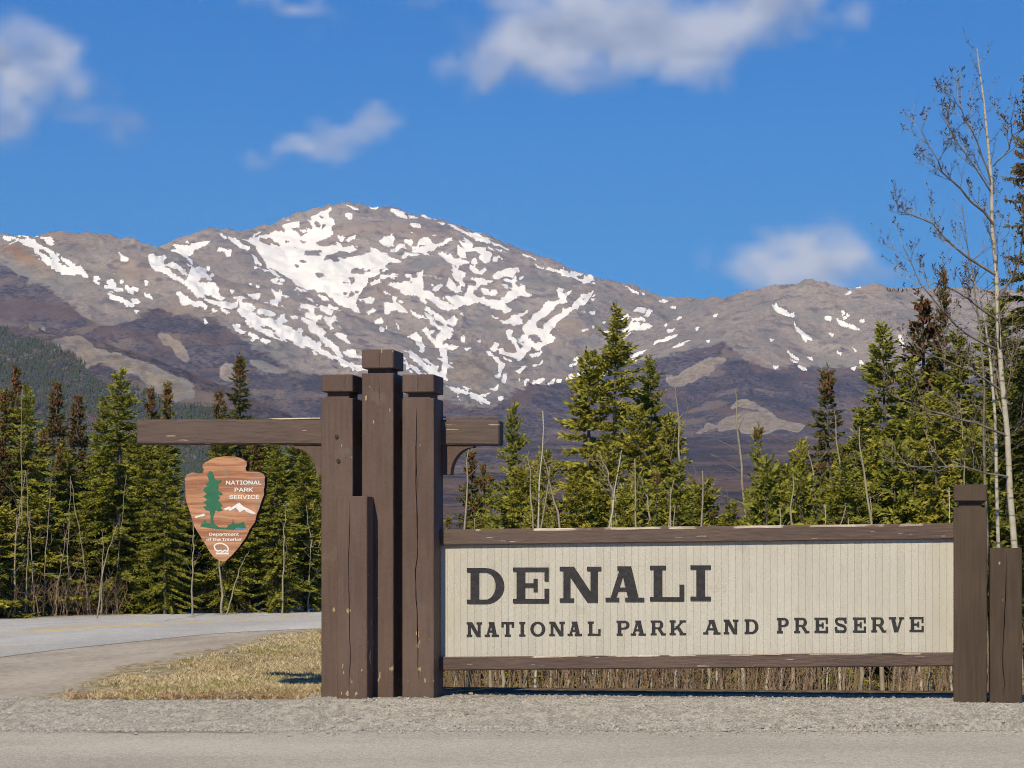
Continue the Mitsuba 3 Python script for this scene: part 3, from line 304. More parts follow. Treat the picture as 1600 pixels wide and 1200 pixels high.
NEAR, FAR = along(NEAR, 160), along(FAR, 160)
ROAD = sg.Polygon(np.vstack([NEAR, FAR[::-1]])).buffer(0)


def ground_z(x, y):
    x, y = np.broadcast_arrays(np.asarray(x, float), np.asarray(y, float))
    left = 1 - smooth01(-2.3, -1.2, x)
    y = y + .158 * np.clip(x + 1.2, -1, 7)
    bank = .172 * smooth01(23.5, 25.1, y) * smooth01(-6.2, -4.4, x)
    mound = .07 * smooth01(27, 33, y) * (1 - smooth01(43, 48, y)) * smooth01(-5.2, -3.2, x)
    right = -(.055 * smooth01(25.9, 28.4, y) + 1.12 * smooth01(28.0, 40, y))
    far = -1.2 * smooth01(90, 200, y) - 2.2 * smooth01(250, 420, y)
    bumps = .03 * fb(x / 1.7, y / 1.7, 4, 21) * smooth01(25.2, 26.5, y) + .012 * fb(x / .5, y / .5, 3, 22) * smooth01(23.3, 23.9, y)
    flat = .09 * (1 - smooth01(-6.2, -4.4, x)) * smooth01(24, 36, y)
    return bank + flat + left * mound + (1 - left) * right + far + bumps


def road_clear(x, y, z):
    """Digs the ground a hand's breadth below the road, so that the sheets do not meet."""
    p = shapely.points(x.ravel(), y.ravel())
    d = np.where(shapely.contains(ROAD, p), -shapely.distance(ROAD.exterior, p), shapely.distance(ROAD.exterior, p)).reshape(x.shape)
    w = 1 - smooth01(-.2, 2.2, d)
    return z * (1 - w) + (.1 * np.ones_like(z) - .03 * smooth01(.25, -.6, d)) * w * 1.0


gx = np.concatenate([np.linspace(-320, -14, 40), np.linspace(-13.8, 12, 330), np.linspace(12.5, 320, 40)])
gy = np.concatenate([np.linspace(-120, 15, 20), np.linspace(16, 23, 12), np.linspace(23.1, 52, 330), np.linspace(52.3, 120, 120), np.linspace(124, 470, 40)])
X, Y = np.meshgrid(gx, gy)
Z = road_clear(X, Y, ground_z(X, Y))
lot = Y < 23.30
Z = np.where(lot, -.004, Z)


def ground_color(p, n, uv):
    t = fbm(p.x * .9, p.y * .5, 0, 4)
    small = fbm(p.x * 14, p.y * 8, 0, 3)
    grit = cell_rand(p.x * 60, p.y * 40)
    gravel = mix((.215, .197, .165), (.40, .368, .31), smoothstep(.25, .75, small * .6 + grit * .4))
    dirt = mix((.235, .205, .17), (.33, .295, .25), smoothstep(.3, .7, t * .5 + small * .5))
    litter = mix((.16, .13, .085), (.31, .26, .17), smoothstep(.3, .7, small))
    litter = mix(litter, (.15, .14, .065), smoothstep(.6, .72, fbm(p.x * 1.7 + 5, p.y * .9, 0, 3)))
    forest = mix((.055, .042, .028), (.14, .105, .06), smoothstep(.3, .7, small))  # forest soil, its colour also darkened to deepen the shadow band behind the sign
    grass = smoothstep(-4.75, -4.25, p.x + (t - .5) * 1.6 - smoothstep(27, 44, p.y) * .6) * smoothstep(25.0, 25.5, p.y + (small - .5) * .5)
    col = mix(dirt, gravel, smoothstep(25.6, 24.9, p.y + (small - .5) * .8))
    col = mix(col, litter, grass)
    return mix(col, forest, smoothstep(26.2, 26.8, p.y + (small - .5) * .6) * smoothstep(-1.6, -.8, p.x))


def grain_relief(p, n, uv):
    return fbm(p.x * 45, p.y * 45, p.z * 45, 3)


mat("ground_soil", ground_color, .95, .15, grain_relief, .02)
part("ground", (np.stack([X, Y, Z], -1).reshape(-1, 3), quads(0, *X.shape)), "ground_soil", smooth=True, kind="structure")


def asphalt_color(p, n, uv):
    grit = cell_rand(p.x * 75, p.y * 45) * .6 + cell_rand(p.x * 38 + 9, p.y * 22) * .4
    wear = fbm(p.x * .35, p.y * .8, 0, 4)
    col = mix((.245, .225, .188), (.405, .372, .315), smoothstep(.2, .8, grit * .55 + wear * .45))
    # dried mud by the edge of the lot
    mud = smoothstep(.50, .66, fbm(p.x * 1.3 + 2, p.y * 3.0, 0, 4) + .35 * smoothstep(.9, .1, dr.sqrt(dr.square((p.x + 3.2) / 1.3) + dr.square((p.y - 23.1) / .45))) - .12)
    mud = mud * smoothstep(.66, .74, .5 + .5 * smoothstep(1.3, .3, dr.sqrt(dr.square((p.x + 3.2) / 1.3) + dr.square((p.y - 23.1) / .4))))
    col = mix(col, (.17, .125, .085), mud * .75)
    crack = dr.abs(fbm(p.x * .45 + 4, p.y * 1.1, 0, 4) - .5)
    return mix(col, (.16, .145, .13), smoothstep(.0035, .001, crack) * smoothstep(.6, .7, noise(p.x * .4, p.y * .3)) * .5)


mat("lot_asphalt", asphalt_color, .9, .25, grain_relief, .012)
lx, ly = np.meshgrid(np.linspace(-9.0, 40, 197), np.r_[np.linspace(-120, 16, 30), np.linspace(16.2, 23.36, 40)])
ly = ly + np.where(ly > 23.3, .16 * fb(lx / .25, lx * 0, 4, 31) + .30 * fb(lx / 2.2, lx * 0, 3, 32) - .12, 0)
part("parking_lot", (np.stack([lx, ly, 0 * lx], -1).reshape(-1, 3), quads(0, *lx.shape)), "lot_asphalt", smooth=True, kind="structure")


def road_color(p, n, uv):
    grit = cell_rand(p.x * 40, p.y * 12) * .5 + fbm(p.x * 6, p.y * 2, 0, 3) * .5
    wear = fbm(p.x * .5, p.y * .12, 0, 4)
    col = mix((.235, .232, .222), (.345, .342, .326), smoothstep(.2, .8, grit * .4 + wear * .6))
    crack = dr.abs(fbm(p.x * .35 + 4, p.y * .12, 0, 4) - .5)
    col = mix(col, (.12, .12, .125), smoothstep(.02, .006, crack) * .7)
    return mix(col, (.27, .235, .19), smoothstep(.56, .7, fbm(p.x * .8, p.y * .25, 0, 4)) * .5)


mat("road_asphalt", road_color, .85, .3)
k = np.linspace(0, 1, 9)[None, :, None]
rv = np.concatenate([NEAR[:, None] * (1 - k) + FAR[:, None] * k, np.full((len(NEAR), 9, 1), .1)], -1)
part("road", (rv.reshape(-1, 3), quads(0, len(NEAR), 9)), "road_asphalt", smooth=True, kind="structure")


def line_color(p, n, uv):
    return mix((.46, .32, .085), (.34, .30, .22), smoothstep(.52, .64, fbm(p.x * 3, p.y * .8, 0, 4)))


mat("line_paint", line_color, .7, .3)
for off in (-.14, .14):
    mid = NEAR * .53 + FAR * .47
    t = np.gradient(mid, axis=0)
    side = np.stack([-t[:, 1], t[:, 0]], -1) / np.linalg.norm(t, axis=1, keepdims=True)
    strip = np.concatenate([(mid + side * (off - .085))[:, None], (mid + side * (off + .085))[:, None]], 1)
    part("centre_line", (np.concatenate([strip, np.full((len(mid), 2, 1), .104)], -1).reshape(-1, 3), quads(0, len(mid), 2)), "line_paint", "road")

# ------------------------------------------------------------------ the entrance sign
TURN = math.radians(9.0)
SIGN = np.array([(600 - MID) / FOCAL * 25.4, 25.4])
EX, EY = np.array([math.cos(TURN), -math.sin(TURN)]), np.array([math.sin(TURN), math.cos(TURN)])
SIGN_TO_WORLD = T().translate([SIGN[0], SIGN[1], 0]).rotate([0, 0, 1], -math.degrees(TURN))


def sx(px, d=0.0):
    """Metres along the sign of what the photograph shows at px, d behind the posts' faces."""
    a = (px - MID) / FOCAL
    return (a * (SIGN[1] + d * EY[1]) - SIGN[0] - d * EY[0]) / (EX[0] - a * EX[1])


def sz(px, py, d=0.0):
    s = sx(px, d)
    return EYE + (HORIZON - py) / FOCAL * (SIGN[1] + s * EX[1] + d * EY[1])


def ground_at(s, d):
    p = SIGN + s * EX + d * EY
    return float(ground_z(p[0], p[1]))


def chamfered(x0, x1, y0, y1, z0, z1, c=.012, rise=0.0):
    """A timber with chamfered edges; rise: how much its right end is higher."""
    o, h = np.array([(x0 + x1) / 2, (y0 + y1) / 2, (z0 + z1) / 2]), np.array([x1 - x0, y1 - y0, z1 - z0]) / 2
    v = []
    for s in np.ndindex(2, 2, 2):
        sgn = np.array(s) * 2 - 1
        for k in range(3):
            q = h - c
            q[k] = h[k]
            v.append(o + sgn * q)
    v = np.array(v)
    m = trimesh.convex.convex_hull(v)
    m.vertices[:, 2] += (m.vertices[:, 0] - x0) / max(x1 - x0, 1e-6) * rise
    return m


def to_manifold(m):
    return m3.Manifold(m3.Mesh(np.asarray(m.vertices, np.float32), np.asarray(m.faces, np.uint32)))


def cracked(mesh, cracks, seed):
    """Cuts drying checks (x, z0, z1, width) into the front face of a post."""
    rng = np.random.default_rng(seed)
    body = to_manifold(mesh)
    y0 = mesh.bounds[0][1]
    for x, za, zb, width in cracks:
        n = max(4, int((zb - za) / .12))
        zs = np.linspace(za, zb, n)
        xs = x + np.cumsum(rng.normal(0, .006, n))
        ws = width * np.minimum(1, np.minimum(np.arange(n), np.arange(n)[::-1]) / 2 + .15) * rng.uniform(.6, 1.2, n)
        cut = None
        for i in range(n - 1):
            pts = []
            for j in (i, i + 1):
                zz = zs[j] + (.002 if j > i else -.002)
                pts += [[xs[j] - ws[j], y0 - .01, zz], [xs[j] + ws[j], y0 - .01, zz], [xs[j], y0 + .06, zz]]
            piece = m3.Manifold.hull_points(np.array(pts, np.float32))
            cut = piece if cut is None else cut + piece
        body = body - cut
    return body


def wood_relief(p, n, uv):
    return fbm(p.x * 55, p.y * 55, p.z * 3.0, 3) + .35 * fbm(p.x * 160, p.y * 160, p.z * 10, 2)


def brown_paint(p, n, uv):
    s = (p.x - SIGN[0]) * EX[0] + (p.y - SIGN[1]) * EX[1]
    t = fbm(p.x * 3, p.y * 3, p.z * 1.6, 4)
    grain = fbm(p.x * 60, p.y * 60, p.z * 2.5, 3)
    fine = fbm(p.x * 90, p.y * 90, p.z * 90, 2)
    col = mix((.088, .054, .042), (.128, .085, .066), smoothstep(.3, .7, t * .45 + grain * .3 + fine * .25))
    # dust thrown up from the lot, in specks and smears
    dust = smoothstep(.60, .72, fbm(p.x * 9 + 3, p.y * 9, p.z * 6, 4)) * smoothstep(.5, .75, noise(p.x * 1.6, p.y * 1.6, p.z * 1.1))
    col = mix(col, (.20, .165, .14), dust * .22)
    # paint gone to bare wood: small upright flakes
    flake = smoothstep(.84, .86, fbm(p.x * 26 + 8, p.y * 26, p.z * 9, 3) + .16 * (noise(p.x * 2.2, p.y * 2.2, p.z * 1.7) - .5) + .10 * smoothstep(1.5, .8, p.z))
    return mix(col, (.40, .30, .17), flake * .85)


def new_paint(p, n, uv):
    t = fbm(p.x * 3, p.y * 3, p.z * 1.6, 4)
    grain = fbm(p.x * 60, p.y * 60, p.z * 2.5, 3)
    col = mix((.052, .033, .020), (.078, .052, .034), smoothstep(.3, .7, t * .5 + grain * .5))
    flake = smoothstep(.84, .86, fbm(p.x * 26 + 8, p.y * 26, p.z * 9, 3) + .16 * (noise(p.x * 2.2, p.y * 2.2, p.z * 1.7) - .5))
    return mix(col, (.40, .33, .22), flake * .8)


def beam_paint(p, n, uv):
    t = fbm(p.x * 2.2, p.y * 3, p.z * 4, 4)
    grain = fbm(p.x * 2.5, p.y * 50, p.z * 60, 3)
    col = mix((.084, .056, .046), (.120, .083, .067), smoothstep(.3, .7, t * .5 + grain * .5))
    flake = smoothstep(.775, .80, fbm(p.x * 5 + 8, p.y * 9, p.z * 46, 3) + .16 * (noise(p.x * 1.3, 0, p.z * 9) - .5))
    return mix(col, (.42, .35, .27), flake * .8)


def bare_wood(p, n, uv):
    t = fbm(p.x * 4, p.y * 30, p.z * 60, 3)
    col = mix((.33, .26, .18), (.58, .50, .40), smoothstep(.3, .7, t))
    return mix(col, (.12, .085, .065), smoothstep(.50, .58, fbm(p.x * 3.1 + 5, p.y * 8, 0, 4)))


def beam_relief(p, n, uv):
    return fbm(p.x * 3.0, p.y * 55, p.z * 60, 3) + .35 * fbm(p.x * 12, p.y * 160, p.z * 160, 2)


mat("brown_post_paint", brown_paint, .72, .35, wood_relief, .006)
mat("darker_brown_paint", new_paint, .7, .35, wood_relief, .006)
mat("brown_beam_paint", beam_paint, .72, .35, beam_relief, .006)
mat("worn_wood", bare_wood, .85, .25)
mat("dark_iron", (.022, .020, .019), .55, .4)

sign = thing("entrance_sign", "cream and brown wooden entrance sign with tall capped timber posts on a gravel bank", "sign")
DEEP = .48


def post(px0, px1, top, shaft_top, neck_top, cap_top, bottom, front=0.0, depth=DEEP, cracks=(), paint="brown_post_paint", seed=0):
    """A timber post; with a cap on a narrower neck when cap_top is given."""
    pm = (px0 + px1) / 2
    x0, x1, zb = sx(px0, front), sx(px1, front), ground_at(sx(pm, front), front) - .25
    z1 = sz(pm, shaft_top, front)
    mesh = chamfered(x0, x1, front, front + depth, zb, z1, .006)
    w = x1 - x0
    cuts = [(x0 + w * f, zb + .27 + (z1 - zb) * a, zb + (z1 - zb) * b, wd) for f, a, b, wd in cracks]
    key = part("post", cracked(mesh, cuts, seed) if cuts else mesh, paint, sign, to_world=SIGN_TO_WORLD)
    if cap_top is not None:
        zn, zc = sz(pm, neck_top, front), sz(pm, cap_top, front)
        part("neck", chamfered(x0 + .045, x1 - .045, front + .06, front + depth - .04, z1 - .02, zn + .02, .006), paint, key, to_world=SIGN_TO_WORLD)
        cap = chamfered(x0 + .001, x1 + .001, front - .004, front + depth + .012, zn, zc, .008)
        part("cap", cracked(cap, [(x0 + w * f, zn + .01, zc - .01, .003) for f, *_ in cracks[:1]], seed + 50) if cracks else cap, paint, key, to_world=SIGN_TO_WORLD)
    return key


left_post = post(502, 551, None, 622, 612, 585, 1090, cracks=[(.78, .02, .5, .003)], seed=1)
middle_post = post(565.5, 614.5, None, 583, 575.5, 546, 1088, cracks=[(.58, .82, .985, .003), (.5, .3, .55, .002)], seed=2)
right_post = post(628.5, 678, None, 622, 613, 585, 1092, cracks=[(.50, .05, .97, .0055), (.47, .62, .80, .0045)], seed=3)
low_post = post(526.5, 573.5, None, 775, None, None, 1096, front=-.30, depth=.285, cracks=[(.42, .02, .985, .004)], seed=4)
labels[low_post] = {"label": "low timber post with chipped paint in front of the tall left posts"}
end_post = post(1490, 1542, None, 793, 783, 757, 1095, depth=.42, cracks=(), paint="darker_brown_paint", seed=5)
far_post = post(1546.5, 1597, None, 856, None, None, 1092, depth=.42, cracks=[(.40, .02, .985, .005)], paint="darker_brown_paint", seed=6)
labels[end_post] = {"label": "capped end post in darker brown paint at the panel's right end"}
labels[far_post] = {"label": "low uncapped post in darker brown paint at the right edge of the photo"}
for py in (682, 720):
    bolt = trimesh.creation.cylinder(.018, .03, sections=10)
    bolt.apply_transform(trimesh.transformations.rotation_matrix(math.pi / 2, [1, 0, 0]))
    bolt.apply_translation([sx(526 + (py > 700) * 3), -.004, sz(527, py)])
    part("bolt", bolt, "dark_iron", left_post, to_world=SIGN_TO_WORLD)

BEAM0, BEAM1 = .36, .62      # the beam runs through the rear half of the posts
bz0, bz1 = sz(500, 692, BEAM0), sz(500, 653, BEAM0)
beam = part("crossbeam", chamfered(sx(213, BEAM0), sx(780, BEAM0), BEAM0, BEAM1, bz0, bz1, .014, rise=sz(780, 653.5, BEAM0) - sz(213, 653, BEAM0)), "brown_beam_paint", sign, to_world=SIGN_TO_WORLD)


def prism(poly, y0, y1):
    """A polygon in the sign's upright plane, extruded through it from y0 to y1."""
    out = []
    for g in getattr(poly, "geoms", [poly]):
        if g.is_empty or g.area < 1e-9:
            continue
        m = trimesh.creation.extrude_polygon(g, y1 - y0, engine="earcut")
        v = m.vertices.copy()
        m.vertices = np.stack([v[:, 0], y1 - v[:, 2], v[:, 1]], -1)
        m.faces = m.faces if np.linalg.det([[1, 0, 0], [0, 0, -1], [0, 1, 0]]) > 0 else m.faces[:, ::-1]
        out.append(m)
    return trimesh.util.concatenate(out)


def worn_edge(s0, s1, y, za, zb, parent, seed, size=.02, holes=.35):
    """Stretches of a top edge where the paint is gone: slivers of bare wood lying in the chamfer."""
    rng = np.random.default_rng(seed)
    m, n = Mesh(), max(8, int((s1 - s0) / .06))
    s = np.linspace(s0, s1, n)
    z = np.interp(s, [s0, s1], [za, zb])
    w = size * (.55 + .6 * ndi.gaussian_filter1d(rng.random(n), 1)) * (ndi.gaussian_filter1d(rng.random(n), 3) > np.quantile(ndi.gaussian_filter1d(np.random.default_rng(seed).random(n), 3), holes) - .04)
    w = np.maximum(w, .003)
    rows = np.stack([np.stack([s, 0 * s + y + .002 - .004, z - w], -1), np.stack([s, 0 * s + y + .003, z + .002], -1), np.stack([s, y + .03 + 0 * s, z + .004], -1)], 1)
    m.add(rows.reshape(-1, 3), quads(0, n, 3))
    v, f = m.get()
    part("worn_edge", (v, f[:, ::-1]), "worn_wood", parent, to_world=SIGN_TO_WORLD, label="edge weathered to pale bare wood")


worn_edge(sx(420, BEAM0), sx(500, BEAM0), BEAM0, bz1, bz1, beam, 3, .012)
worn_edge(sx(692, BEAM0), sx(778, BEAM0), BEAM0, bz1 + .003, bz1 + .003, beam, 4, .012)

for a, b, mirror in ((460, 502, 1), (690, 739, -1)):
    s0, s1 = sx(a, BEAM0 + .03), sx(b, BEAM0 + .03)
    if mirror > 0:
        s1 += .04
    w = s1 - s0
    hgt = .31
    zt = bz0 + .001
    arc = [(math.cos(t), math.sin(t)) for t in np.linspace(0, math.pi / 2, 12)]
    r = w - .085
    if mirror < 0:
        poly = [(s0, zt), (s1, zt), (s1, zt - .05)] + [(s1 - r * (1 - c) * 1.0 - 0 * c, zt - .05 - r * q) for c, q in []] + \
               [(s0 + .085 + r * (1 - math.sin(t)) * 1.0, zt - .05 - (hgt - .05) * (1 - math.cos(t))) for t in np.linspace(0, math.pi / 2, 12)] + [(s0 + .085, zt - hgt), (s0, zt - hgt)]
    else:
        poly = [(s1, zt), (s0, zt), (s0, zt - .05)] + [(s1 - .085 - r * (1 - math.sin(t)), zt - .05 - (hgt - .05) * (1 - math.cos(t))) for t in np.linspace(0, math.pi / 2, 12)] + [(s1 - .085, zt - hgt), (s1, zt - hgt)]
    part("bracket", prism(sg.Polygon(poly).buffer(0), BEAM0 + .035, BEAM1 - .05), "brown_post_paint", sign, to_world=SIGN_TO_WORLD, label="curved knee brace under the crossbeam")

# panel between the posts
PD = .29
top_l, top_r = sz(688, 828, PD), sz(1488, 818, PD)
tb_l, bb_l, bt_l = sz(688, 852.5, PD), sz(688, 1048, PD), sz(688, 1027, PD)
bt_r, bb_r, tb_r = sz(1488, 1020.5, PD), sz(1488, 1041, PD), sz(1488, 842.5, PD)
p0, p1 = sx(687, PD), sx(1489.5, PD)


def rail(zl0, zl1, zr0, y0, y1, c):
    return chamfered(p0 - .01, p1 + .02, y0, y1, zl0, zl1, c, rise=zr0 - zl0)


top_rail = part("top_rail", rail(tb_l, top_l, tb_r, PD, PD + .15, .012), "brown_beam_paint", sign, to_world=SIGN_TO_WORLD)
bottom_rail = part("bottom_rail", rail(bb_l, bt_l, bb_r, PD - .01, PD + .15, .012), "brown_beam_paint", sign, to_world=SIGN_TO_WORLD)
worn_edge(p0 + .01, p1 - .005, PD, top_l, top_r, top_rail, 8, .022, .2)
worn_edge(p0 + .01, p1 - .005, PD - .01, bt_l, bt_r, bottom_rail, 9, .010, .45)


def cream(lift):
    def fn(p, n, uv):
        t = fbm(p.x * 1.4, p.y * 1.4, p.z * 2.2, 4)
        streak = fbm(p.x * 40, p.y * 40, p.z * 1.8, 3)
        col = mix((.450 + lift, .422 + lift, .352 + lift), (.495 + lift, .468 + lift, .398 + lift), smoothstep(.2, .8, t * .6 + streak * .4))
        return mix(col, (.36, .325, .26), smoothstep(.66, .8, fbm(p.x * 12 + 4, p.y * 12, p.z * 5, 4)) * .4)
    return fn


creams = [mat(f"cream_paint_{'abc'[i]}", cream(d), .62, .35, wood_relief, .0015) for i, d in enumerate((-.018, 0, .016))]
mat("dark_backing", (.10, .085, .065), .9, .2)
FACE = PD + .055      # the boards' face, behind the rails' faces
panel = part("panel", chamfered(p0 - .005, p1 + .01, FACE + .022, FACE + .04, bt_l - .01, tb_l + .01, .003, rise=(bt_r - bt_l + tb_r - tb_l) / 2), "dark_backing", sign, to_world=SIGN_TO_WORLD)
rng = np.random.default_rng(12)
edges = np.linspace(p0 - .002, p1 + .008, 75)
for a, b in zip(edges[:-1], edges[1:]):
    f = ((a + b) / 2 - p0) / (p1 - p0)
    lo, hi = bt_l + f * (bt_r - bt_l), tb_l + f * (tb_r - tb_l)
    out = FACE + rng.normal(0, .0007)
    part("board", chamfered(a + .0005, b - .0005, out, out + .021, lo - .004, hi + .004, .0013, rise=(bt_r - bt_l) / 74), creams[int(rng.choice([0, 1, 1, 2]))], panel, to_world=SIGN_TO_WORLD)


# ---- slab-serif lettering
def rect(x0, x1, y0, y1):
    return sg.box(min(x0, x1), min(y0, y1), max(x0, x1), max(y0, y1))


def ell(cx, cy, rx, ry, n=28):
    return sg.Polygon([(cx + rx * math.cos(t), cy + ry * math.sin(t)) for t in np.linspace(0, 2 * math.pi, n, endpoint=False)])


def bar(xa, ya, xb, yb, w):
    """A slanting stroke whose ends are level; w: its level width."""
    return sg.Polygon([(xa - w / 2, ya), (xa + w / 2, ya), (xb + w / 2, yb), (xb - w / 2, yb)])


def glyph(ch, w, h, s, t):
    """A capital of a slab-serif face, w wide, h high, stems s, hairlines and serifs t."""
    U = shapely.union_all
    o = s * .42                               # how far serifs stand out

    def stem(x, up=True, down=True, lft=o, rgt=o):
        r = [rect(x, x + s, 0, h)]
        if up:
            r.append(rect(x - lft, x + s + rgt, h - t, h))
        if down:
            r.append(rect(x - lft, x + s + rgt, 0, t))
        return r

    if ch == "I":
        c = (w - s) / 2
        g = U(stem(c, lft=c, rgt=w - c - s))
    elif ch == "D":
        r = w - o - s * .4
        outer = U([rect(0, w - r * .62, 0, h), ell(w - r * .62, h / 2, r * .62, h / 2)])
        inner = U([rect(o + s, w - r * .62, t, h - t), ell(w - r * .62, h / 2, r * .62 - s, h / 2 - t)])
        g = U([outer.intersection(rect(o, w, 0, h)).difference(inner), rect(0, o + s, h - t, h), rect(0, o + s, 0, t), rect(o, o + s, 0, h)])
    elif ch == "E":
        g = U(stem(o, rgt=0) + [rect(o, w - t * .1, h - t, h), rect(o, w, 0, t), rect(w - t * 1.15, w - t * .1, h * .62, h), rect(w - t * 1.15, w, 0, h * .40),
                                rect(o, w * .68, h / 2 - t * .5, h / 2 + t * .5), rect(w * .68 - t, w * .68, h * .32, h * .68)])
    elif ch == "L":
        g = U(stem(o) + [rect(o, w, 0, t), rect(w - t * 1.2, w, 0, h * .46)])
    elif ch == "T":
        c = (w - s) / 2
        g = U([rect(c, c + s, 0, h), rect(c - o, c + s + o, 0, t), rect(0, w, h - t, h), rect(0, t * 1.1, h * .64, h), rect(w - t * 1.1, w, h * .64, h)])
    elif ch == "N":
        n = s * .82
        g = U([rect(o, o + n, 0, h), rect(0, o + n + o, 0, t), rect(0, o + n, h - t, h), rect(w - o - n, w - o, 0, h), rect(w - 2 * o - n, w, h - t, h),
               sg.Polygon([(o, h), (o + s * 1.25, h), (w - o, 0), (w - o - s * 1.2, 0)])])
    elif ch in "AV":
        ap = w * .5
        g = U([bar(o + s * .35, 0, ap - s * .18, h, s * .62), bar(w - o - s * .75, 0, ap + s * .12, h, s * 1.25)])
        wide = g.intersection(rect(0, w, h - t, h)).bounds
        if ch == "A":
            g = U([g, rect(w * .25, w * .75, h * .30, h * .30 + t * .9), rect(0, 2 * o + s * .75, 0, t), rect(w - 2.2 * o - s * 1.3, w, 0, t), rect(wide[0] - s * .25, wide[2] - s * .1, h - t, h)])
            g = g.difference(rect(2 * o + s * .9, w - 2.2 * o - s * 1.35, 0, t * .8))
        else:
            g = shapely.affinity.scale(g, -1, -1, origin=(w / 2, h / 2))
            g = U([g, rect(w - 2 * o - s * .75, w, h - t, h), rect(0, 2.2 * o + s * 1.3, h - t, h)])
    elif ch == "O":
        g = ell(w / 2, h / 2, w / 2, h / 2 + t * .1).difference(ell(w / 2, h / 2, w / 2 - s, h / 2 - t * .9))
    elif ch in "PR":
        lo = h * .43
        ry, cx = (h - lo) / 2, w * .56
        bowl = U([rect(o, cx, lo, h), ell(cx, lo + ry, w * (.92 if ch == "P" else .84) - cx, ry)])
        hole = U([rect(o + s, cx, lo + t * .8, h - t), ell(cx, lo + ry, w * (.92 if ch == "P" else .84) - cx - s, ry - t * .9)])
        g = U([bowl.difference(hole)] + stem(o))
        if ch == "R":
            g = U([g, bar(w * .54, lo + t * .4, w * .80, t * .5, s * 1.05), rect(w * .70, w, 0, t)])
    elif ch == "K":
        g = U(stem(o) + [bar(o + s * 1.1, h * .36, w - s * .8, h, s * .72), bar(w - s * .95, 0, o + s * 1.9, h * .60, s * 1.12), rect(w - o * 2 - s * 1.15, w, 0, t), rect(w - o * 2 - s * 1.2, w - s * .1, h - t, h)])
    elif ch == "S":
        pts = []
        r1, r2 = h * .5 - t * .45, (h - t) / 4
        ctl = np.array([(w * .86, h * .70), (w * .74, h * .90), (w * .5, h - t * .5), (w * .22, h * .90), (w * .16, h * .72), (w * .28, h * .57), (w * .5, h * .50), (w * .75, h * .42), (w * .85, h * .26), (w * .76, h * .09), (w * .5, t * .5), (w * .24, h * .09), (w * .13, h * .30)])
        tt = np.linspace(0, len(ctl) - 1, 60)
        import scipy.interpolate as si
        sp = si.make_interp_spline(np.arange(len(ctl)), ctl, 3)(tt)
        g = U([sg.LineString(sp).buffer(s * .40, quad_segs=4), rect(w * .80, w * .80 + t * .9, h * .62, h), rect(w * .08, w * .08 + t * .9, 0, h * .38)])
        g = g.intersection(rect(0, w, 0, h))
    return g.buffer(.0006, join_style=2)


def letters(word, ranges, top, bottom, stem_px, thin_px, depth):
    """One letter per (x0, x1), in pixels; top and bottom are (left, right) heights of the line."""
    a, b = ranges[0][0], ranges[-1][1]
    for ch, (x0, x1) in zip(word, ranges):
        f = ((x0 + x1) / 2 - a) / (b - a)
        s0, s1, xm = sx(x0, FACE), sx(x1, FACE), (x0 + x1) / 2
        zb, zt = sz(xm, bottom[0] + f * (bottom[1] - bottom[0]), FACE), sz(xm, top[0] + f * (top[1] - top[0]), FACE)
        k = (s1 - s0) / (x1 - x0)
        g = glyph(ch, s1 - s0, zt - zb, stem_px * k, thin_px * k)
        g = shapely.affinity.translate(g, s0, zb)
        part("letter", prism(g, FACE - depth, FACE + .004), "letter_paint", panel, to_world=SIGN_TO_WORLD)


def letter_color(p, n, uv):
    return mix((.014, .012, .015), (.026, .023, .025), smoothstep(.3, .7, fbm(p.x * 30, p.y * 30, p.z * 30, 3)))


mat("letter_paint", letter_color, .6, .4)
letters("DENALI", [(730, 788), (802, 858), (875, 939.5), (946.5, 1006.5), (1016, 1069), (1079, 1110.5)], (888, 883), (943.5, 938), 13.2, 6.0, .016)
letters("NATIONAL", [(729.5, 753), (757.5, 779.5), (783.8, 803), (811.5, 820.7), (828.7, 852), (858.5, 882.5), (887, 909.3), (918.5, 938.5)], (972.3, 971), (995, 993), 5.0, 3.0, .010)
letters("PARK", [(963.5, 985.4), (985.8, 1009), (1016.8, 1040), (1046.5, 1072)], (970, 969), (993, 992), 5.0, 3.0, .010)
letters("AND", [(1098.8, 1125.8), (1131, 1153.8), (1163.5, 1185)], (968.8, 967.5), (991, 990.3), 5.0, 3.0, .010)
letters("PRESERVE", [(1214, 1234), (1241, 1264.5), (1272.5, 1293.7), (1303.5, 1324), (1332.6, 1353), (1361.3, 1384.8), (1389, 1412.6), (1421, 1443.3)], (965.6, 964), (989.3, 987), 5.0, 3.0, .010)

# ------------------------------------------------------------------ the arrowhead that hangs from the crossbeam
arrow = thing("arrowhead_sign", "carved reddish wooden arrowhead emblem with green conifer and white lettering hanging below the crossbeam", "sign")
AD = BEAM0 + .10


def ap(x, y):
    """A point of the emblem, from its enlarged view."""
    px, py = 260 + x / 5.717, 690 + y / 5.717
    return sx(px, AD), sz(px, py, AD)


def apoly(text):
    return sg.Polygon([ap(*(float(c) for c in q.split(","))) for q in text.split()]).buffer(0)


outline = apoly("325,205 345,185 372,172 400,155 450,140 530,130 620,135 655,146 680,155 715,180 720,205 705,240 715,265 760,268 820,270 860,285 882,315 876,345 880,380 870,425 872,470 855,515 840,560 828,600 810,640 798,682 790,720 762,757 740,790 722,832 700,870 672,906 650,940 618,976 590,1010 552,1046 515,1080 476,1064 440,1045 412,1020 390,990 368,956 350,920 324,880 300,840 275,801 250,760 240,720 225,680 214,640 200,600 186,560 175,520 171,475 170,430 166,380 165,330 180,295 230,275 290,285 325,280 335,250 322,228")


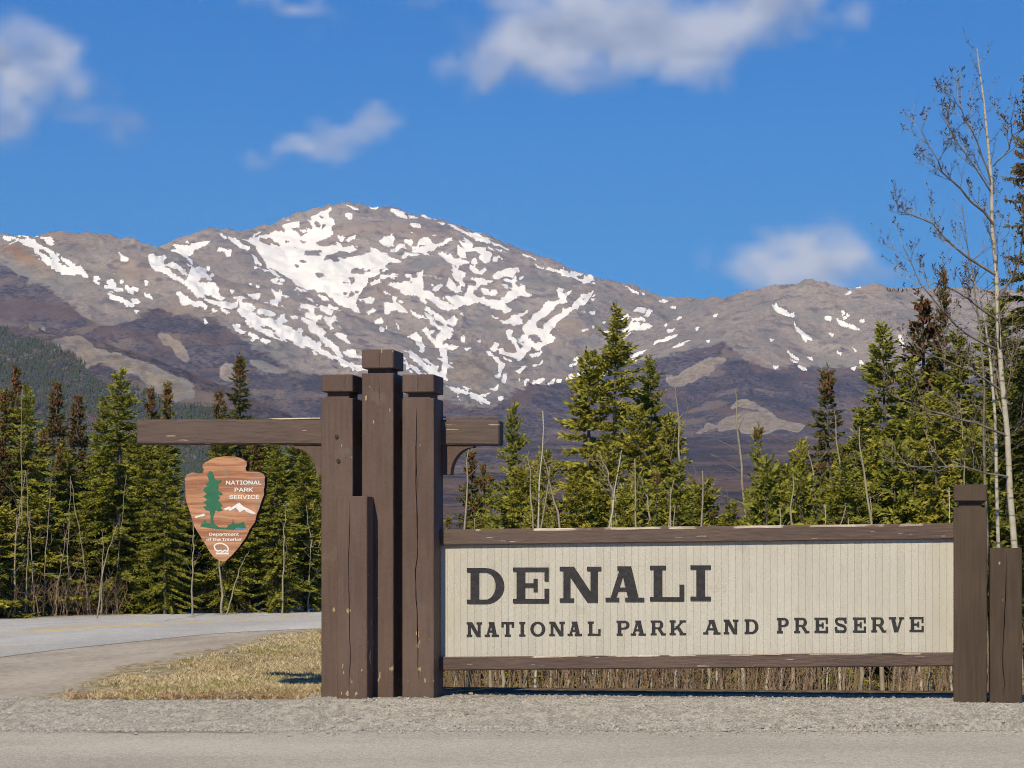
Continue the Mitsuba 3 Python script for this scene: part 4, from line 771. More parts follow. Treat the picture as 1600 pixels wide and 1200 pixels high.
def carved_wood(p, n, uv):
    s = (p.x - SIGN[0]) * EX[0] + (p.y - SIGN[1]) * EX[1]
    warp = fbm(s * 2.2, 0, p.z * 5, 3)
    ring = fbm(s * 1.2 + 3, 0, p.z * 24 + warp * 3.5, 3)
    fine = fbm(s * 8, 0, p.z * 110, 2)
    col = mix((.29, .125, .068), (.50, .255, .145), smoothstep(.32, .68, ring * .75 + fine * .25))
    return mix(col, (.27, .20, .16), smoothstep(.62, .75, fbm(s * 9, 0, p.z * 9, 3)) * .6)


def carved_relief(p, n, uv):
    return fbm(p.x * 4, p.y * 4, p.z * 70, 3)


mat("carved_wood", carved_wood, .7, .3, carved_relief, .004)
mat("carved_edge", (.035, .018, .013), .8, .25)
mat("emblem_green", lambda p, n, uv: mix((.020, .115, .062), (.035, .165, .085), fbm(p.x * 20, p.y * 20, p.z * 20, 3)), .6, .3)
mat("emblem_white", lambda p, n, uv: mix((.66, .64, .60), (.80, .79, .76), fbm(p.x * 30, p.y * 30, p.z * 30, 3)), .6, .3)
mat("emblem_blue", (.06, .20, .32), .5, .4)
body = part("board", prism(outline, AD, AD + .012), "carved_wood", arrow, to_world=SIGN_TO_WORLD)
part("edge", prism(outline.buffer(-.004), AD + .0125, AD + .115), "carved_edge", arrow, to_world=SIGN_TO_WORLD, label="dark thick edge of the wooden arrowhead")


def emblem(name, poly, m, out=.006, label=None):
    part(name, prism(poly, AD - out, AD + .003), m, body, to_world=SIGN_TO_WORLD, label=label)


emblem("conifer_relief", apoly("385,262 410,270 425,310 440,340 470,350 490,335 485,365 455,380 470,400 455,430 505,465 490,480 460,475 480,500 460,520 500,570 480,590 505,610 470,625 440,610 430,640 415,690 430,740 395,742 395,680 390,620 350,610 330,580 365,570 330,540 370,520 330,490 360,470 330,430 345,410 370,400 350,380 385,350 365,300"), "emblem_green", label="green carved conifer")
emblem("shore_relief", apoly("395,735 430,738 470,765 540,770 560,740 575,742 590,725 595,690 605,730 640,735 660,728 690,715 700,745 715,768 690,772 620,768 600,785 560,785 460,780 380,770 300,755 330,720 345,690 355,720"), "emblem_green", .005, label="green carved shore")
emblem("lake_relief", apoly("622,769 712,769 690,787 602,787"), "emblem_blue", .004, label="blue carved water")
emblem("mountain_relief", apoly("515,600 560,580 580,590 650,545 690,580 740,605 800,640 780,650 720,630 700,610 680,615 660,635 640,610 620,590 570,620 555,605 530,615"), "emblem_white", label="white carved mountain")
emblem("snow_relief", apoly("255,670 290,658 330,645 345,645 340,665 300,672 260,685"), "emblem_white")
ring = sg.LineString([ap(*q) for q in [(440, 968), (432, 950), (428, 930), (450, 913), (475, 909), (500, 911), (525, 922), (545, 938), (555, 962), (548, 980), (525, 972), (505, 984), (485, 972), (462, 980), (440, 968)]]).buffer(.0065)
emblem("bison_relief", shapely.union_all([ring, apoly("440,990 560,992 562,1008 445,1008")]), "emblem_white", .005, label="white carved bison")


def small_text(word, cx, y0, y1, width):
    """A line of white lettering centred at cx between y0 and y1 of the enlarged view, one letter after another."""
    h = abs(ap(cx, y0)[1] - ap(cx, y1)[1])
    full = meshkit.text_mesh(word, h, .004, bold=True)
    x0, x1 = full.bounds[:, 0]
    k = (ap(cx + width / 2, y0)[0] - ap(cx - width / 2, y0)[0]) / (x1 - x0)
    left, base = ap(cx - width / 2, y1)
    for i, ch in enumerate(word):
        if ch == " ":
            continue
        before = meshkit.text_mesh(word[:i] + ch, h, .004, bold=True).bounds[1, 0]
        m = meshkit.text_mesh(ch, h, .004, bold=True)
        start = before - (m.bounds[1, 0] - m.bounds[0, 0])
        v = m.vertices
        m.vertices = np.stack([left + (v[:, 0] - m.bounds[0, 0] + start - x0) * k, AD + .001 - v[:, 2] * 1.4, base + v[:, 1]], -1)
        part("letter", m, "emblem_white", body, to_world=SIGN_TO_WORLD)


small_text("NATIONAL", 692, 350, 384, 318)
small_text("PARK", 692, 414, 447, 165)
small_text("SERVICE", 697, 478, 513, 268)
small_text("Department", 515, 815, 840, 265)
small_text("of the Interior", 515, 862, 887, 316)
for x in (430, 610):
    s, z = ap(x, 150)
    m = Mesh()
    m.tube([[s, AD + .05, z - .03], [s, AD + .05, (z + bz0) / 2], [s, AD + .05, bz0 + .02]], .0035, 6)
    part("hanger", m.get(), "dark_iron", arrow, to_world=SIGN_TO_WORLD, smooth=True)

# ------------------------------------------------------------------ spruces
def needles(a, b, seed):
    def fn(p, n, uv):
        t = cell_rand(p.x * 9 + seed, p.y * 9, p.z * 9) * .5 + fbm(p.x * 2.3 + seed, p.y * 2.3, p.z * 2.3, 3) * .5
        return mix(a, b, smoothstep(.2, .8, t))
    return fn


scene["bright_needles"] = {"type": "principledthin", "base_color": proc(needles((.165, .160, .023), (.41, .375, .066), 1)), "roughness": .7, "spec_trans": 0.0, "diff_trans": .2}
scene["green_needles"] = {"type": "principledthin", "base_color": proc(needles((.125, .138, .023), (.325, .315, .056), 2)), "roughness": .7, "spec_trans": 0.0, "diff_trans": .2}
scene["dark_needles"] = {"type": "principledthin", "base_color": proc(needles((.070, .074, .022), (.185, .170, .050), 3)), "roughness": .7, "spec_trans": 0.0, "diff_trans": .2}
mat("rusty_cones", needles((.095, .042, .022), (.22, .098, .050), 4), .85, .2)
mat("spruce_bark", lambda p, n, uv: mix((.075, .062, .052), (.17, .15, .13), fbm(p.x * 14, p.y * 14, p.z * 4, 3)), .95, .1)


def ribbons(base, tip, width, rng, tilt=2.4):
    """Needle sprays: a leaf-shaped pair of triangles from every base to its tip."""
    d = tip - base
    n = len(d)
    side = np.cross(d, np.array([0, 0, 1.]) + rng.normal(0, tilt, (n, 3)))
    side *= (width / (np.linalg.norm(side, axis=1) + 1e-9))[:, None]
    mid = base + d * .42
    mid[:, 2] += width * .35
    v = np.stack([base, mid - side, tip, mid + side], 1).reshape(-1, 3)
    i = np.arange(n)[:, None] * 4
    f = np.concatenate([i + [0, 1, 3], i + [1, 2, 3]], 1).reshape(-1, 3)
    return v, f


def spruce(H, R, seed, step=.13, power=.8, ragged=.35, cones=.0, bare=.03, spacing=.025):
    """(trunk, crown, cones) of a spruce: whorls of drooping boughs set with needle sprays."""
    rng = np.random.default_rng(seed)
    trunk = Mesh()
    hz = np.linspace(-.35, H, 9)
    lean = np.cumsum(rng.normal(0, .012, (9, 2)), 0) * H / 6
    axis = np.column_stack([lean, hz])
    trunk.tube(axis, np.linspace(.0135 * H + .02, .006, 9), 6)
    bases, tips, widths = [], [], []
    cb, ct, cw = [], [], []
    z = bare * H + .1
    gap = 1 + ragged * .8 * ndi.gaussian_filter1d(rng.normal(0, 1, 400), 3)
    k = 0
    while z < H * .985:
        t = z / H
        prof = (1 - t) ** power * min(1, .55 + t * 3.0)
        for _ in range(rng.integers(4, 7)):
            az = rng.uniform(0, 2 * np.pi)
            lobe = 1 + .28 * np.sin(az * 2 + seed) * ragged + .25 * np.sin(az * 3 + z * 1.1 + seed * 2) * ragged
            L = max(.06, R * prof * rng.uniform(1 - ragged, 1.12) * gap[k % 400] * lobe) + .05
            if rng.random() < .10 + .18 * ragged * (gap[(k + 7) % 400] < .9):
                continue
            el = np.interp(t, [0, .35, .75, 1], [-.28, -.12, .12, .75]) + rng.normal(0, .10)
            dirh = np.array([np.cos(az), np.sin(az)])
            n = max(3, int(L / spacing))
            s = (np.arange(n) + rng.uniform(.3, .9)) / n
            s = np.clip(s, .08, 1)
            rr, zz = L * s * np.cos(el), z + L * (np.tan(el) * s - .22 * s ** 2 + .16 * s ** 3)
            c = np.array([np.interp(z, hz, axis[:, 0]), np.interp(z, hz, axis[:, 1])])
            P = np.column_stack([c + rr[:, None] * dirh, zz])
            fwd = np.array([dirh[0], dirh[1], np.tan(el) * .6 - .12])
            sidev = np.array([-dirh[1], dirh[0], 0])
            for sgn in (-1, 1, 0):
                ln = (.07 + .36 * L * (1 - s) * np.clip(s * 3, .3, 1)) * rng.uniform(.7, 1.25, n) if sgn else .10 * rng.uniform(.7, 1.3, n) + .02
                ln = np.minimum(ln, .17)
                q = P + rng.normal(0, .012, (n, 3))
                dv = fwd * (.62 if sgn else .9) + sidev * sgn * rng.uniform(.6, 1.1, (n, 1)) + np.array([0, 0, 1]) * (rng.normal(-.05, .22, (n, 1)) + (0 if sgn else .35))
                dv = dv / np.linalg.norm(dv, axis=1, keepdims=True)
                bases.append(q)
                tips.append(q + dv * ln[:, None])
                widths.append(.008 + .085 * ln)
            if cones and t > 1 - cones and rng.random() < .85:
                m = rng.integers(4, 12)
                sc = rng.uniform(.25, 1.0, m)
                q = np.column_stack([c + (L * sc)[:, None] * dirh, z + L * np.tan(el) * sc]) + rng.normal(0, .02, (m, 3))
                cb.append(q)
                ct.append(q + np.array([0, 0, -1]) * rng.uniform(.05, .10, (m, 1)) + rng.normal(0, .02, (m, 3)))
                cw.append(np.full(m, .025))
        z += step * rng.uniform(.7, 1.3) * (1.1 - .45 * t)
        k += 1
    # the leader
    m = 14
    q = np.column_stack([np.full(m, axis[-1, 0]), np.full(m, axis[-1, 1]), np.linspace(H * .96, H + .02, m)])
    dv = rng.normal(0, 1, (m, 3)) * [1, 1, .3] + [0, 0, 1.0]
    bases.append(q)
    tips.append(q + dv / np.linalg.norm(dv, axis=1, keepdims=True) * .09)
    widths.append(np.full(m, .018))
    crown = ribbons(np.vstack(bases), np.vstack(tips), np.concatenate(widths), rng)
    cone = None
    if cb:
        a = ribbons(np.vstack(cb), np.vstack(ct), np.concatenate(cw), rng)
        b = ribbons(np.vstack(cb), np.vstack(ct), np.concatenate(cw), rng)
        cone = (np.vstack([a[0], b[0]]), np.vstack([a[1], b[1] + len(a[0])]))
    return trunk.get(), crown, cone


KINDS = {   # kind: height, radius, needles, shape
    "spire": (6.0, .62, "green_needles", dict(seed=1, power=.80, ragged=.40, cones=.22)),
    "rusty_spire": (6.0, .50, "dark_needles", dict(seed=2, power=.62, ragged=.40, cones=.50)),
    "dark_spire": (6.0, .70, "dark_needles", dict(seed=3, power=.72, ragged=.55, cones=.10)),
    "full": (6.0, 1.30, "green_needles", dict(seed=4, power=.85, ragged=.45, cones=.0)),
    "bright_full": (5.0, 1.20, "bright_needles", dict(seed=5, power=.72, ragged=.50, cones=.0)),
    "bright_bush": (2.6, .85, "bright_needles", dict(seed=6, power=.60, ragged=.45, step=.10)),
    "green_bush": (2.6, .75, "green_needles", dict(seed=7, power=.65, ragged=.45, step=.10)),
    "broad": (7.0, 1.55, "bright_needles", dict(seed=8, power=.92, ragged=.72, step=.15)),
    "tall_dark": (12.0, 1.75, "dark_needles", dict(seed=9, power=.85, ragged=.5, cones=.35, step=.16, spacing=.042)),
    "slim": (5.5, .55, "green_needles", dict(seed=10, power=.70, ragged=.60, cones=.05)),
}
for kind, (H, R, m, shape) in KINDS.items():
    trunk, crown, cone = spruce(H, R * 1.38, **shape)
    g = {"type": "shapegroup", "trunk": mikit.ply(trunk, "spruce_bark", smooth=True), "crown": mikit.ply(crown, m)}
    if cone is not None:
        g["cones"] = mikit.ply(cone, "rusty_cones")
    scene[f"spruce_kind_{kind}"] = g
tree_rng = np.random.default_rng(77)


def spruce_tree(kind, px, top, dist, label, group=None, wide=1.0, base=None):
    """A spruce whose top shows at px, top from the camera, dist metres off, standing on the ground."""
    p = at(px, top, dist)
    z0 = float(ground_z(p[0], p[1])) if base is None else base
    k = (p[2] - z0) / KINDS[kind][0]
    w = k ** .75 * wide
    key = numbered("spruce_tree")
    a = float(tree_rng.uniform(0, 360))
    scene[key] = {"type": "instance", "to_world": T().translate([float(p[0]), float(p[1]), z0]).rotate([0, 0, 1], a).scale([w, w, k]), "shapegroup": {"type": "ref", "id": f"spruce_kind_{kind}"}}
    labels[key] = {"label": label, "category": "tree", **({"group": group} if group else {})}
    return key


# the row behind the road, left of the posts
for kind, px, top, dist, wide, label in [
    ("spire", 6, 608, 66, 1.2, "green spruce at the far left edge of the photo behind the road"),
    ("rusty_spire", 27, 573, 70, .9, "thin spruce with rust brown spire near the left edge, taller than its neighbours"),
    ("full", 46, 602, 63, .8, "green conical spruce just right of the thin rust-topped one at the left edge"),
    ("rusty_spire", 87, 598, 68, 1.0, "slim spruce with long brown cone-laden top, left of a shorter brown-topped spruce"),
    ("rusty_spire", 120, 618, 67, 1.05, "shorter brown-topped spruce just left of the big bushy green spruce"),
    ("full", 162, 622, 64, .8, "green spruce pressed against the left side of the tallest bushy spruce"),
    ("full", 185, 577, 63, 1.0, "tallest bushy green spruce left of the crossbeam's end"),
    ("rusty_spire", 234, 607, 69, .9, "small brown spruce top above the crossbeam's left end"),
    ("spire", 262, 597, 70, .9, "dark green spruce top above the crossbeam, second from its left end"),
    ("rusty_spire", 345, 614, 70, 1.0, "rust red spruce top above the middle of the crossbeam"),
    ("dark_spire", 376, 552, 71, 1.0, "tall slender dark spruce rising high above the middle of the crossbeam"),
    ("full", 228, 672, 63, .8, "green spruce below the crossbeam's left end, left of the arrowhead"),
    ("full", 258, 690, 62.5, .75, "green spruce close on the left of the hanging arrowhead"),
    ("full", 350, 655, 63.5, .95, "dark green spruce behind the hanging arrowhead"),
    ("full", 432, 690, 64, .95, "green spruce under the crossbeam, right of the hanging arrowhead"),
    ("full", 478, 700, 66, .95, "green spruce just left of the tall wooden posts"),
    ("spire", 402, 676, 66, 1.2, "narrow spruce between the arrowhead and the green spruce to its right"),
]:
    spruce_tree(kind, px, top, dist, label, wide=wide)
rng = np.random.default_rng(5)
for i in range(93):
    px = -60 + i * 6.2 + rng.uniform(-6, 6)
    near_row = i % 3
    dist = np.interp(px, [-60, 0, 250, 500], [57.5, 60, 66, 72]) + (rng.uniform(-.2, 1.3) if near_row else rng.uniform(2, 5))
    top = rng.uniform(775, 895) if near_row else rng.uniform(655, 745)
    if not near_row and 262 < px < 318:
        top = rng.uniform(765, 800)      # the gap left of the arrowhead
    kind = rng.choice(["bright_full", "bright_bush", "bright_bush", "bright_bush", "green_bush"]) if near_row else rng.choice(["full", "spire", "full", "rusty_spire", "full"])
    if near_row:
        spruce_tree(kind, px, top, dist, "low bushy spruce at the front of the row along the far side of the road", "low spruces along the far side of the road", rng.uniform(1.0, 1.4))
    else:
        spruce_tree(kind, px, top, dist, "mid-height spruce standing inside the dense row behind the road", "mid-height spruces inside the row behind the road", rng.uniform(.9, 1.2))

# between the posts and the right edge, behind the sign panel
for kind, px, top, dist, wide, label in [
    ("rusty_spire", 735, 706, 52, .9, "small spruce with rust brown top under the right bracket of the crossbeam"),
    ("rusty_spire", 754, 725, 51, .7, "very thin rust brown spruce tip right of the bracket"),
    ("full", 799, 630, 46, .62, "slim green spruce just right of the crossbeam's right end"),
    ("bright_full", 829, 722, 46, .7, "small light green spruce right of the slim one by the crossbeam's end"),
    ("bright_full", 852, 705, 45, .6, "small green spruce left of the broad spruce, behind a pale leaning trunk"),
    ("broad", 957, 476, 45, .92, "tallest broad yellow-green spruce behind the middle of the panel"),
    ("bright_full", 920, 553, 46, .85, "spruce pressed against the left flank of the tallest broad spruce"),
    ("full", 1021, 558, 46.5, .72, "narrow dark-tipped spruce on the right flank of the broad spruce"),
    ("bright_full", 1046, 650, 45, .75, "light green spruce at the right foot of the broad spruce"),
    ("bright_full", 1000, 640, 44, .8, "bushy spruce low in front of the broad spruce on its right"),
    ("bright_bush", 1097, 762, 44, .9, "small bushy green spruce alone right of the broad spruce group"),
    ("slim", 1184, 662, 50, .8, "small thin spruce in front of the pale scree hillside"),
    ("bright_full", 1251, 690, 48, .55, "light green spruce left of the tall dark slim spruce"),
    ("dark_spire", 1294, 572, 50, .92, "tall dark slim spruce with open branches right of centre"),
    ("full", 1384, 506, 45, .88, "broad-footed green spruce with pointed top left of the brown-topped group"),
    ("full", 1418, 560, 46, .8, "green spruce between the pointed spruce and the brown-topped one"),
    ("rusty_spire", 1449, 470, 48, 1.35, "brown-topped spruce left of the dark spruce near the right edge"),
    ("tall_dark", 1471, 413, 48.5, .55, "dark pointed spruce reaching above the right ridge"),
    ("full", 1440, 640, 44, 1.0, "green spruce low in front of the brown-topped group"),
    ("full", 1505, 520, 46, 1.0, "green spruce behind the large bare aspen, left of its trunk"),
    ("full", 1556, 470, 47, 1.0, "dark green spruce behind the trunk of the large bare aspen"),
    ("tall_dark", 1616, 70, 43, .84, "very tall dark spruce cut by the right edge of the photo"),
    ("full", 1590, 560, 45, 1.0, "green spruce behind the right end post of the sign"),
    ("full", 1350, 640, 46, .85, "shorter green spruce on the left flank of the pointed spruce left of the brown-topped group"),
    ("bright_full", 1475, 610, 44.5, 1.0, "yellow-green spruce under the dark pointed one, left of the bare aspen's trunk"),
    ("bright_full", 1230, 735, 46, .8, "low yellow-green spruce between the thin spruce and the tall dark slim one"),
    ("bright_full", 1318, 700, 46, .8, "low yellow-green spruce just right of the tall dark slim spruce"),
    ("full", 1535, 640, 45, 1.0, "green spruce between the end post and the bare aspen's trunk"),
]:
    spruce_tree(kind, px, top, dist, label, wide=wide)
LOW = ([690, 760, 860, 1030, 1090, 1130, 1170, 1260, 1340, 1400, 1640], [790, 760, 720, 700, 790, 812, 765, 730, 690, 640, 640])
ORDER = ["first", "second", "third"]
spots, seen = [], {}
for word, middles in (("NATIONAL", (741, 768, 793, 816, 840, 870, 898, 928)), ("PARK", (974, 997, 1028, 1059)), ("AND", (1112, 1142, 1174)), ("PRESERVE", (1224, 1252, 1283, 1314, 1342, 1373, 1401, 1432))):
    for j, (ch, x) in enumerate(zip(word, middles)):
        nth = f"{ORDER[word[:j].count(ch)]} " if word.count(ch) > 1 else ""
        spots.append((x, f"small bushy spruce behind the panel's top edge, straight above the {nth}{ch} of {word}"))
spots += [(702, "small bushy spruce behind the panel's top left corner, right beside the tall posts"), (951, "small bushy spruce above the gap between NATIONAL and PARK"), (1086, "small bushy spruce above the gap between PARK and AND"),
          (1199, "small bushy spruce above the gap between AND and PRESERVE"), (1464, "small bushy spruce behind the panel's top right corner, left of the end post"), (1519, "bushy spruce behind the cap of the end post"), (1572, "bushy spruce above the low far right post")]
for px, label in spots:
    low = np.interp(px, *LOW)
    spruce_tree(rng.choice(["bright_full", "bright_full", "green_bush", "full", "slim"]), px + rng.uniform(-3, 3), min(low + rng.uniform(-25, 65), 850), rng.uniform(40.5, 44.5), label, None, rng.uniform(.6, .95))
for i in range(12):
    px = 705 + i * 75 + rng.uniform(-25, 25)
    spruce_tree(rng.choice(["bright_full", "full"]), px, np.interp(px, *LOW) + rng.uniform(0, 60), rng.uniform(45.5, 48), "half-hidden spruce at the back of the thicket behind the sign panel", "half-hidden spruces at the back of the thicket", rng.uniform(.7, 1.0))

# ------------------------------------------------------------------ bare aspens
def bark_color(p, n, uv):
    t = fbm(p.x * 10, p.y * 10, p.z * 14, 3)
    scar = smoothstep(.62, .70, fbm(p.x * 7 + 3, p.y * 7, p.z * 30, 3))
    return mix(mix((.36, .325, .24), (.56, .52, .41), t), (.10, .085, .07), scar * .8)


mat("aspen_bark", bark_color, .85, .2)
mat("twig_bark", lambda p, n, uv: mix((.13, .105, .085), (.27, .225, .175), noise(p.x * 9, p.y * 9, p.z * 9)), .9, .15)
mat("limb_bark", lambda p, n, uv: mix((.16, .135, .11), (.36, .31, .24), noise(p.x * 7, p.y * 7, p.z * 7)), .9, .15)
mat("pale_bark", lambda p, n, uv: mix((.22, .19, .13), (.40, .35, .25), fbm(p.x * 12, p.y * 12, p.z * 9, 3)), .9, .15)


def branch(m, start, d, length, rad, rng, depth, buds=None, up=.35, min_rad=.0035):
    """A crooked limb with side twigs, bending upwards."""
    n = 5 if depth else 4
    pts, q = [start], np.array(start, float)
    d = d / np.linalg.norm(d)
    for _ in range(n):
        d = d + rng.normal(0, .09, 3) + np.array([0, 0, up * .22])
        d /= np.linalg.norm(d)
        q = q + d * length / n
        pts.append(q.copy())
    pts = np.array(pts)
    m.tube(pts, np.maximum(np.linspace(rad, rad * .35, n + 1), min_rad), 4 if rad > .012 else 3)
    if buds is not None:
        for f in (.35, .55, .75, .9, 1.0):
            c = pts[0] + (pts[-1] - pts[0]) * 0
            c = np.array([np.interp(f * n, np.arange(n + 1), pts[:, k]) for k in range(3)])
            if rng.random() < .75 or f == 1.0:
                buds.append((c, d))
    if depth > 0:
        for _ in range(rng.integers(3, 6)):
            f = rng.uniform(.25, .98)
            c = np.array([np.interp(f * n, np.arange(n + 1), pts[:, k]) for k in range(3)])
            side = np.cross(d, rng.normal(0, 1, 3))
            side /= np.linalg.norm(side) + 1e-9
            branch(m, c, d * .8 + side * .75 + [0, 0, .25], length * rng.uniform(.3, .55) * (1.15 - .5 * f), rad * .5, rng, depth - 1, buds, up, min_rad)


def aspen(key, line, r0, seed, boughs, bark="aspen_bark", reach=.32, depth=1, low=.2, up=.35, buds=False):
    """A bare tree along a line of points: trunk and, as one part, its boughs and twigs."""
    rng = np.random.default_rng(seed)
    line = np.array(line, float)
    s = np.linspace(0, 1, 14)
    pts = np.stack([np.interp(s, np.linspace(0, 1, len(line)), line[:, k]) for k in range(3)], -1)
    pts = np.stack([ndi.gaussian_filter1d(pts[:, k], 1.2, mode="nearest") for k in range(3)], -1)
    pts[1:-1, :2] += rng.normal(0, .012, (12, 2))
    H = np.linalg.norm(pts[-1] - pts[0])
    trunk = Mesh()
    trunk.tube(pts, np.maximum(r0 * (1 - s) ** .8 + .004, .007), 8 if r0 > .05 else 5)
    part("trunk", trunk.get(), bark, key, smooth=True)
    if not boughs:
        return
    m, bl = Mesh(), [] if buds else None
    for i in range(boughs):
        f = low + (1 - low) * (i + rng.uniform(0, .9)) / boughs
        f = min(f, .985)
        c = np.array([np.interp(f, s, pts[:, k]) for k in range(3)])
        az = rng.uniform(0, 2 * np.pi)
        L = max(H * reach * (1.08 - f) ** .8 * rng.uniform(.55, 1.15), .4 if buds else .1)
        branch(m, c, np.array([np.cos(az), np.sin(az), rng.uniform(.35, 1.0)]), L, max(r0 * (1 - f) * .42, .006), rng, depth if L > 1.1 else min(depth, 1) if L > .45 else 0, bl, up)
    part("boughs", m.get(), "twig_bark", key)
    if bl:
        b = np.array([x for x, _ in bl])
        bb = np.repeat(b, 2, 0) + rng.normal(0, .012, (2 * len(b), 3))
        dv = rng.normal(0, 1, bb.shape) + [0, 0, .6]
        part("buds", ribbons(bb, bb + dv / np.linalg.norm(dv, axis=1, keepdims=True) * .035, np.full(len(bb), .007), rng), "bud_brown", key)


mat("bud_brown", (.045, .028, .026), .8, .2)
big = thing("aspen_tree", "large bare aspen with pale trunk rising to the top of the photo at the right", "tree")
aspen(big, [at(x, y, 36) for x, y in [(1597, 1140), (1592, 900), (1581, 780), (1572, 640), (1560, 520), (1555, 420), (1548, 300), (1545, 200), (1534, 130), (1523, 52)]], .050, 41, 24, reach=.165, depth=2, low=.30, up=.95, buds=True)
# the long limbs that reach out to the left of it
m, bl, lr = Mesh(), [], np.random.default_rng(8)
for pts, r in [([(1557, 430), (1500, 395), (1450, 345), (1403, 330)], .022), ([(1560, 500), (1520, 470), (1470, 440), (1428, 452)], .020), ([(1552, 350), (1505, 300), (1470, 265), (1440, 205)], .020), ([(1556, 545), (1500, 515), (1450, 460), (1408, 382)], .02),
               ([(1549, 290), (1530, 230), (1505, 180), (1490, 150)], .014), ([(1572, 680), (1510, 655), (1440, 640), (1385, 612)], .02), ([(1563, 610), (1520, 580), (1470, 560), (1425, 540)], .018), ([(1577, 745), (1530, 735), (1470, 728), (1420, 730)], .014),
               ([(1548, 300), (1515, 250), (1497, 222), (1482, 195)], .012), ([(1557, 470), (1590, 420), (1598, 380), (1606, 330)], .016), ([(1551, 260), (1575, 235), (1582, 210), (1578, 190)], .010)]:
    p = np.array([at(x, y, 36 - .35 * i) for i, (x, y) in enumerate(pts)])
    s = np.linspace(0, 3, 9)
    p = np.stack([np.interp(s, np.arange(4), p[:, k]) for k in range(3)], -1) + lr.normal(0, .012, (9, 3)) * (s[:, None] > 0)
    m.tube(p, np.linspace(r, .005, 9), 5)
    for i in range(2, 9):
        for _ in range(1 + i % 2):
            d = p[i] - p[i - 1]
            d = d / np.linalg.norm(d)
            sd = np.cross(d, lr.normal(0, 1, 3))
            branch(m, p[i], d * .7 + sd / np.linalg.norm(sd) * .7 + [0, 0, .35], lr.uniform(.25, .6), .006, lr, 1, bl, .5, .0032)
part("limbs", m.get(), "limb_bark", big)
b = np.array([x for x, _ in bl])
part("buds", ribbons(b, b + lr.normal(0, .03, b.shape) + [0, 0, .025], np.full(len(b), .009), lr), "bud_brown", big)
for line, r, dist, label, bark, n in [
    ([(1566, 1080), (1560, 800), (1553, 600), (1540, 480), (1507, 410)], 0.031, 38, "second bare aspen trunk close on the left of the large one", "aspen_bark", 16),
    ([(1545, 1080), (1541, 800), (1537, 560), (1520, 440), (1500, 300)], 0.024, 40, "thin bare aspen left of the two pale trunks at the right", "twig_bark", 16),
    ([(1500, 1080), (1508, 820), (1505, 700), (1502, 610)], 0.019, 41, "slight bare aspen in front of the brown-topped spruces", "pale_bark", 8),
    ([(968, 1080), (964, 800), (952, 740), (936, 705)], 0.024, 41.5, "crooked pale aspen in front of the broad spruce", "pale_bark", 12),
    ([(1026, 1080), (1020, 825), (1010, 780), (1000, 740)], 0.020, 41.5, "short pale aspen at the right foot of the broad spruce", "pale_bark", 10),
    ([(1064, 1080), (1060, 760), (1062, 660), (1055, 600)], 0.023, 43, "dead grey leafless trunk right of the broad spruce", "pale_bark", 7),
    ([(886, 1080), (876, 820), (860, 760), (846, 700)], 0.020, 41, "leaning pale aspen right of the crossbeam", "pale_bark", 7),
    ([(838, 1080), (834, 830), (829, 750), (826, 700)], 0.018, 41.5, "slender upright aspen right of the slim spruce", "pale_bark", 7),
    ([(1172, 1080), (1165, 790), (1156, 690), (1148, 600)], 0.026, 43, "bare aspen with side limbs in front of the pale scree", "pale_bark", 9),
    ([(1334, 1080), (1325, 805), (1312, 720), (1302, 632)], 0.024, 43, "leaning pale aspen in front of the tall dark slim spruce", "pale_bark", 7),
    ([(1282, 1080), (1276, 800), (1270, 740), (1262, 700)], 0.018, 42, "slender aspen left of the leaning pale one", "pale_bark", 7),
    ([(940, 1080), (935, 760), (920, 660), (892, 560)], 0.015, 47, "thin bare aspen arching left of the broad spruce", "twig_bark", 8),
    ([(482, 1000), (482, 940), (486, 860), (478, 780)], 0.022, 64.5, "bare forked aspen just left of the tall posts behind the road", "pale_bark", 10),
    ([(36, 1000), (34, 880), (33, 760), (35, 590)], 0.018, 61, "thin bare birch among spruces at the left edge", "pale_bark", 10),
    ([(348, 990), (346, 930), (344, 880), (340, 820)], 0.034, 62, "pale trunk beneath the hanging arrowhead", "pale_bark", 5),
    ([(350, 990), (362, 930), (378, 880), (390, 860)], 0.020, 61.5, "leaning grey stem right of the trunk beneath the arrowhead", "pale_bark", 4),
    ([(150, 930), (160, 890), (172, 850), (185, 815)], 0.016, 58.5, "leaning bare stem in front of the tallest bushy spruce", "pale_bark", 4),
    ([(22, 930), (23, 880), (25, 840), (27, 800)], 0.023, 59, "short pale yellow trunk at the left edge behind the road", "pale_bark", 5),
    ([(300, 985), (300, 900), (303, 850), (300, 790)], 0.022, 61.5, "thin bare stem left of the trunk beneath the arrowhead", "pale_bark", 7),
    ([(440, 985), (444, 900), (443, 830), (448, 780)], 0.022, 63, "thin bare stem right of the arrowhead's point", "pale_bark", 7),
]:
    key = thing("aspen_tree", label, "tree")
    p = [at(x, y, dist) for x, y in line]
    p[0][2] = float(ground_z(p[0][0], p[0][1])) - .2
    aspen(key, p, r, len(label) * 7 + n, n, bark, reach=.24, depth=1, low=.3)
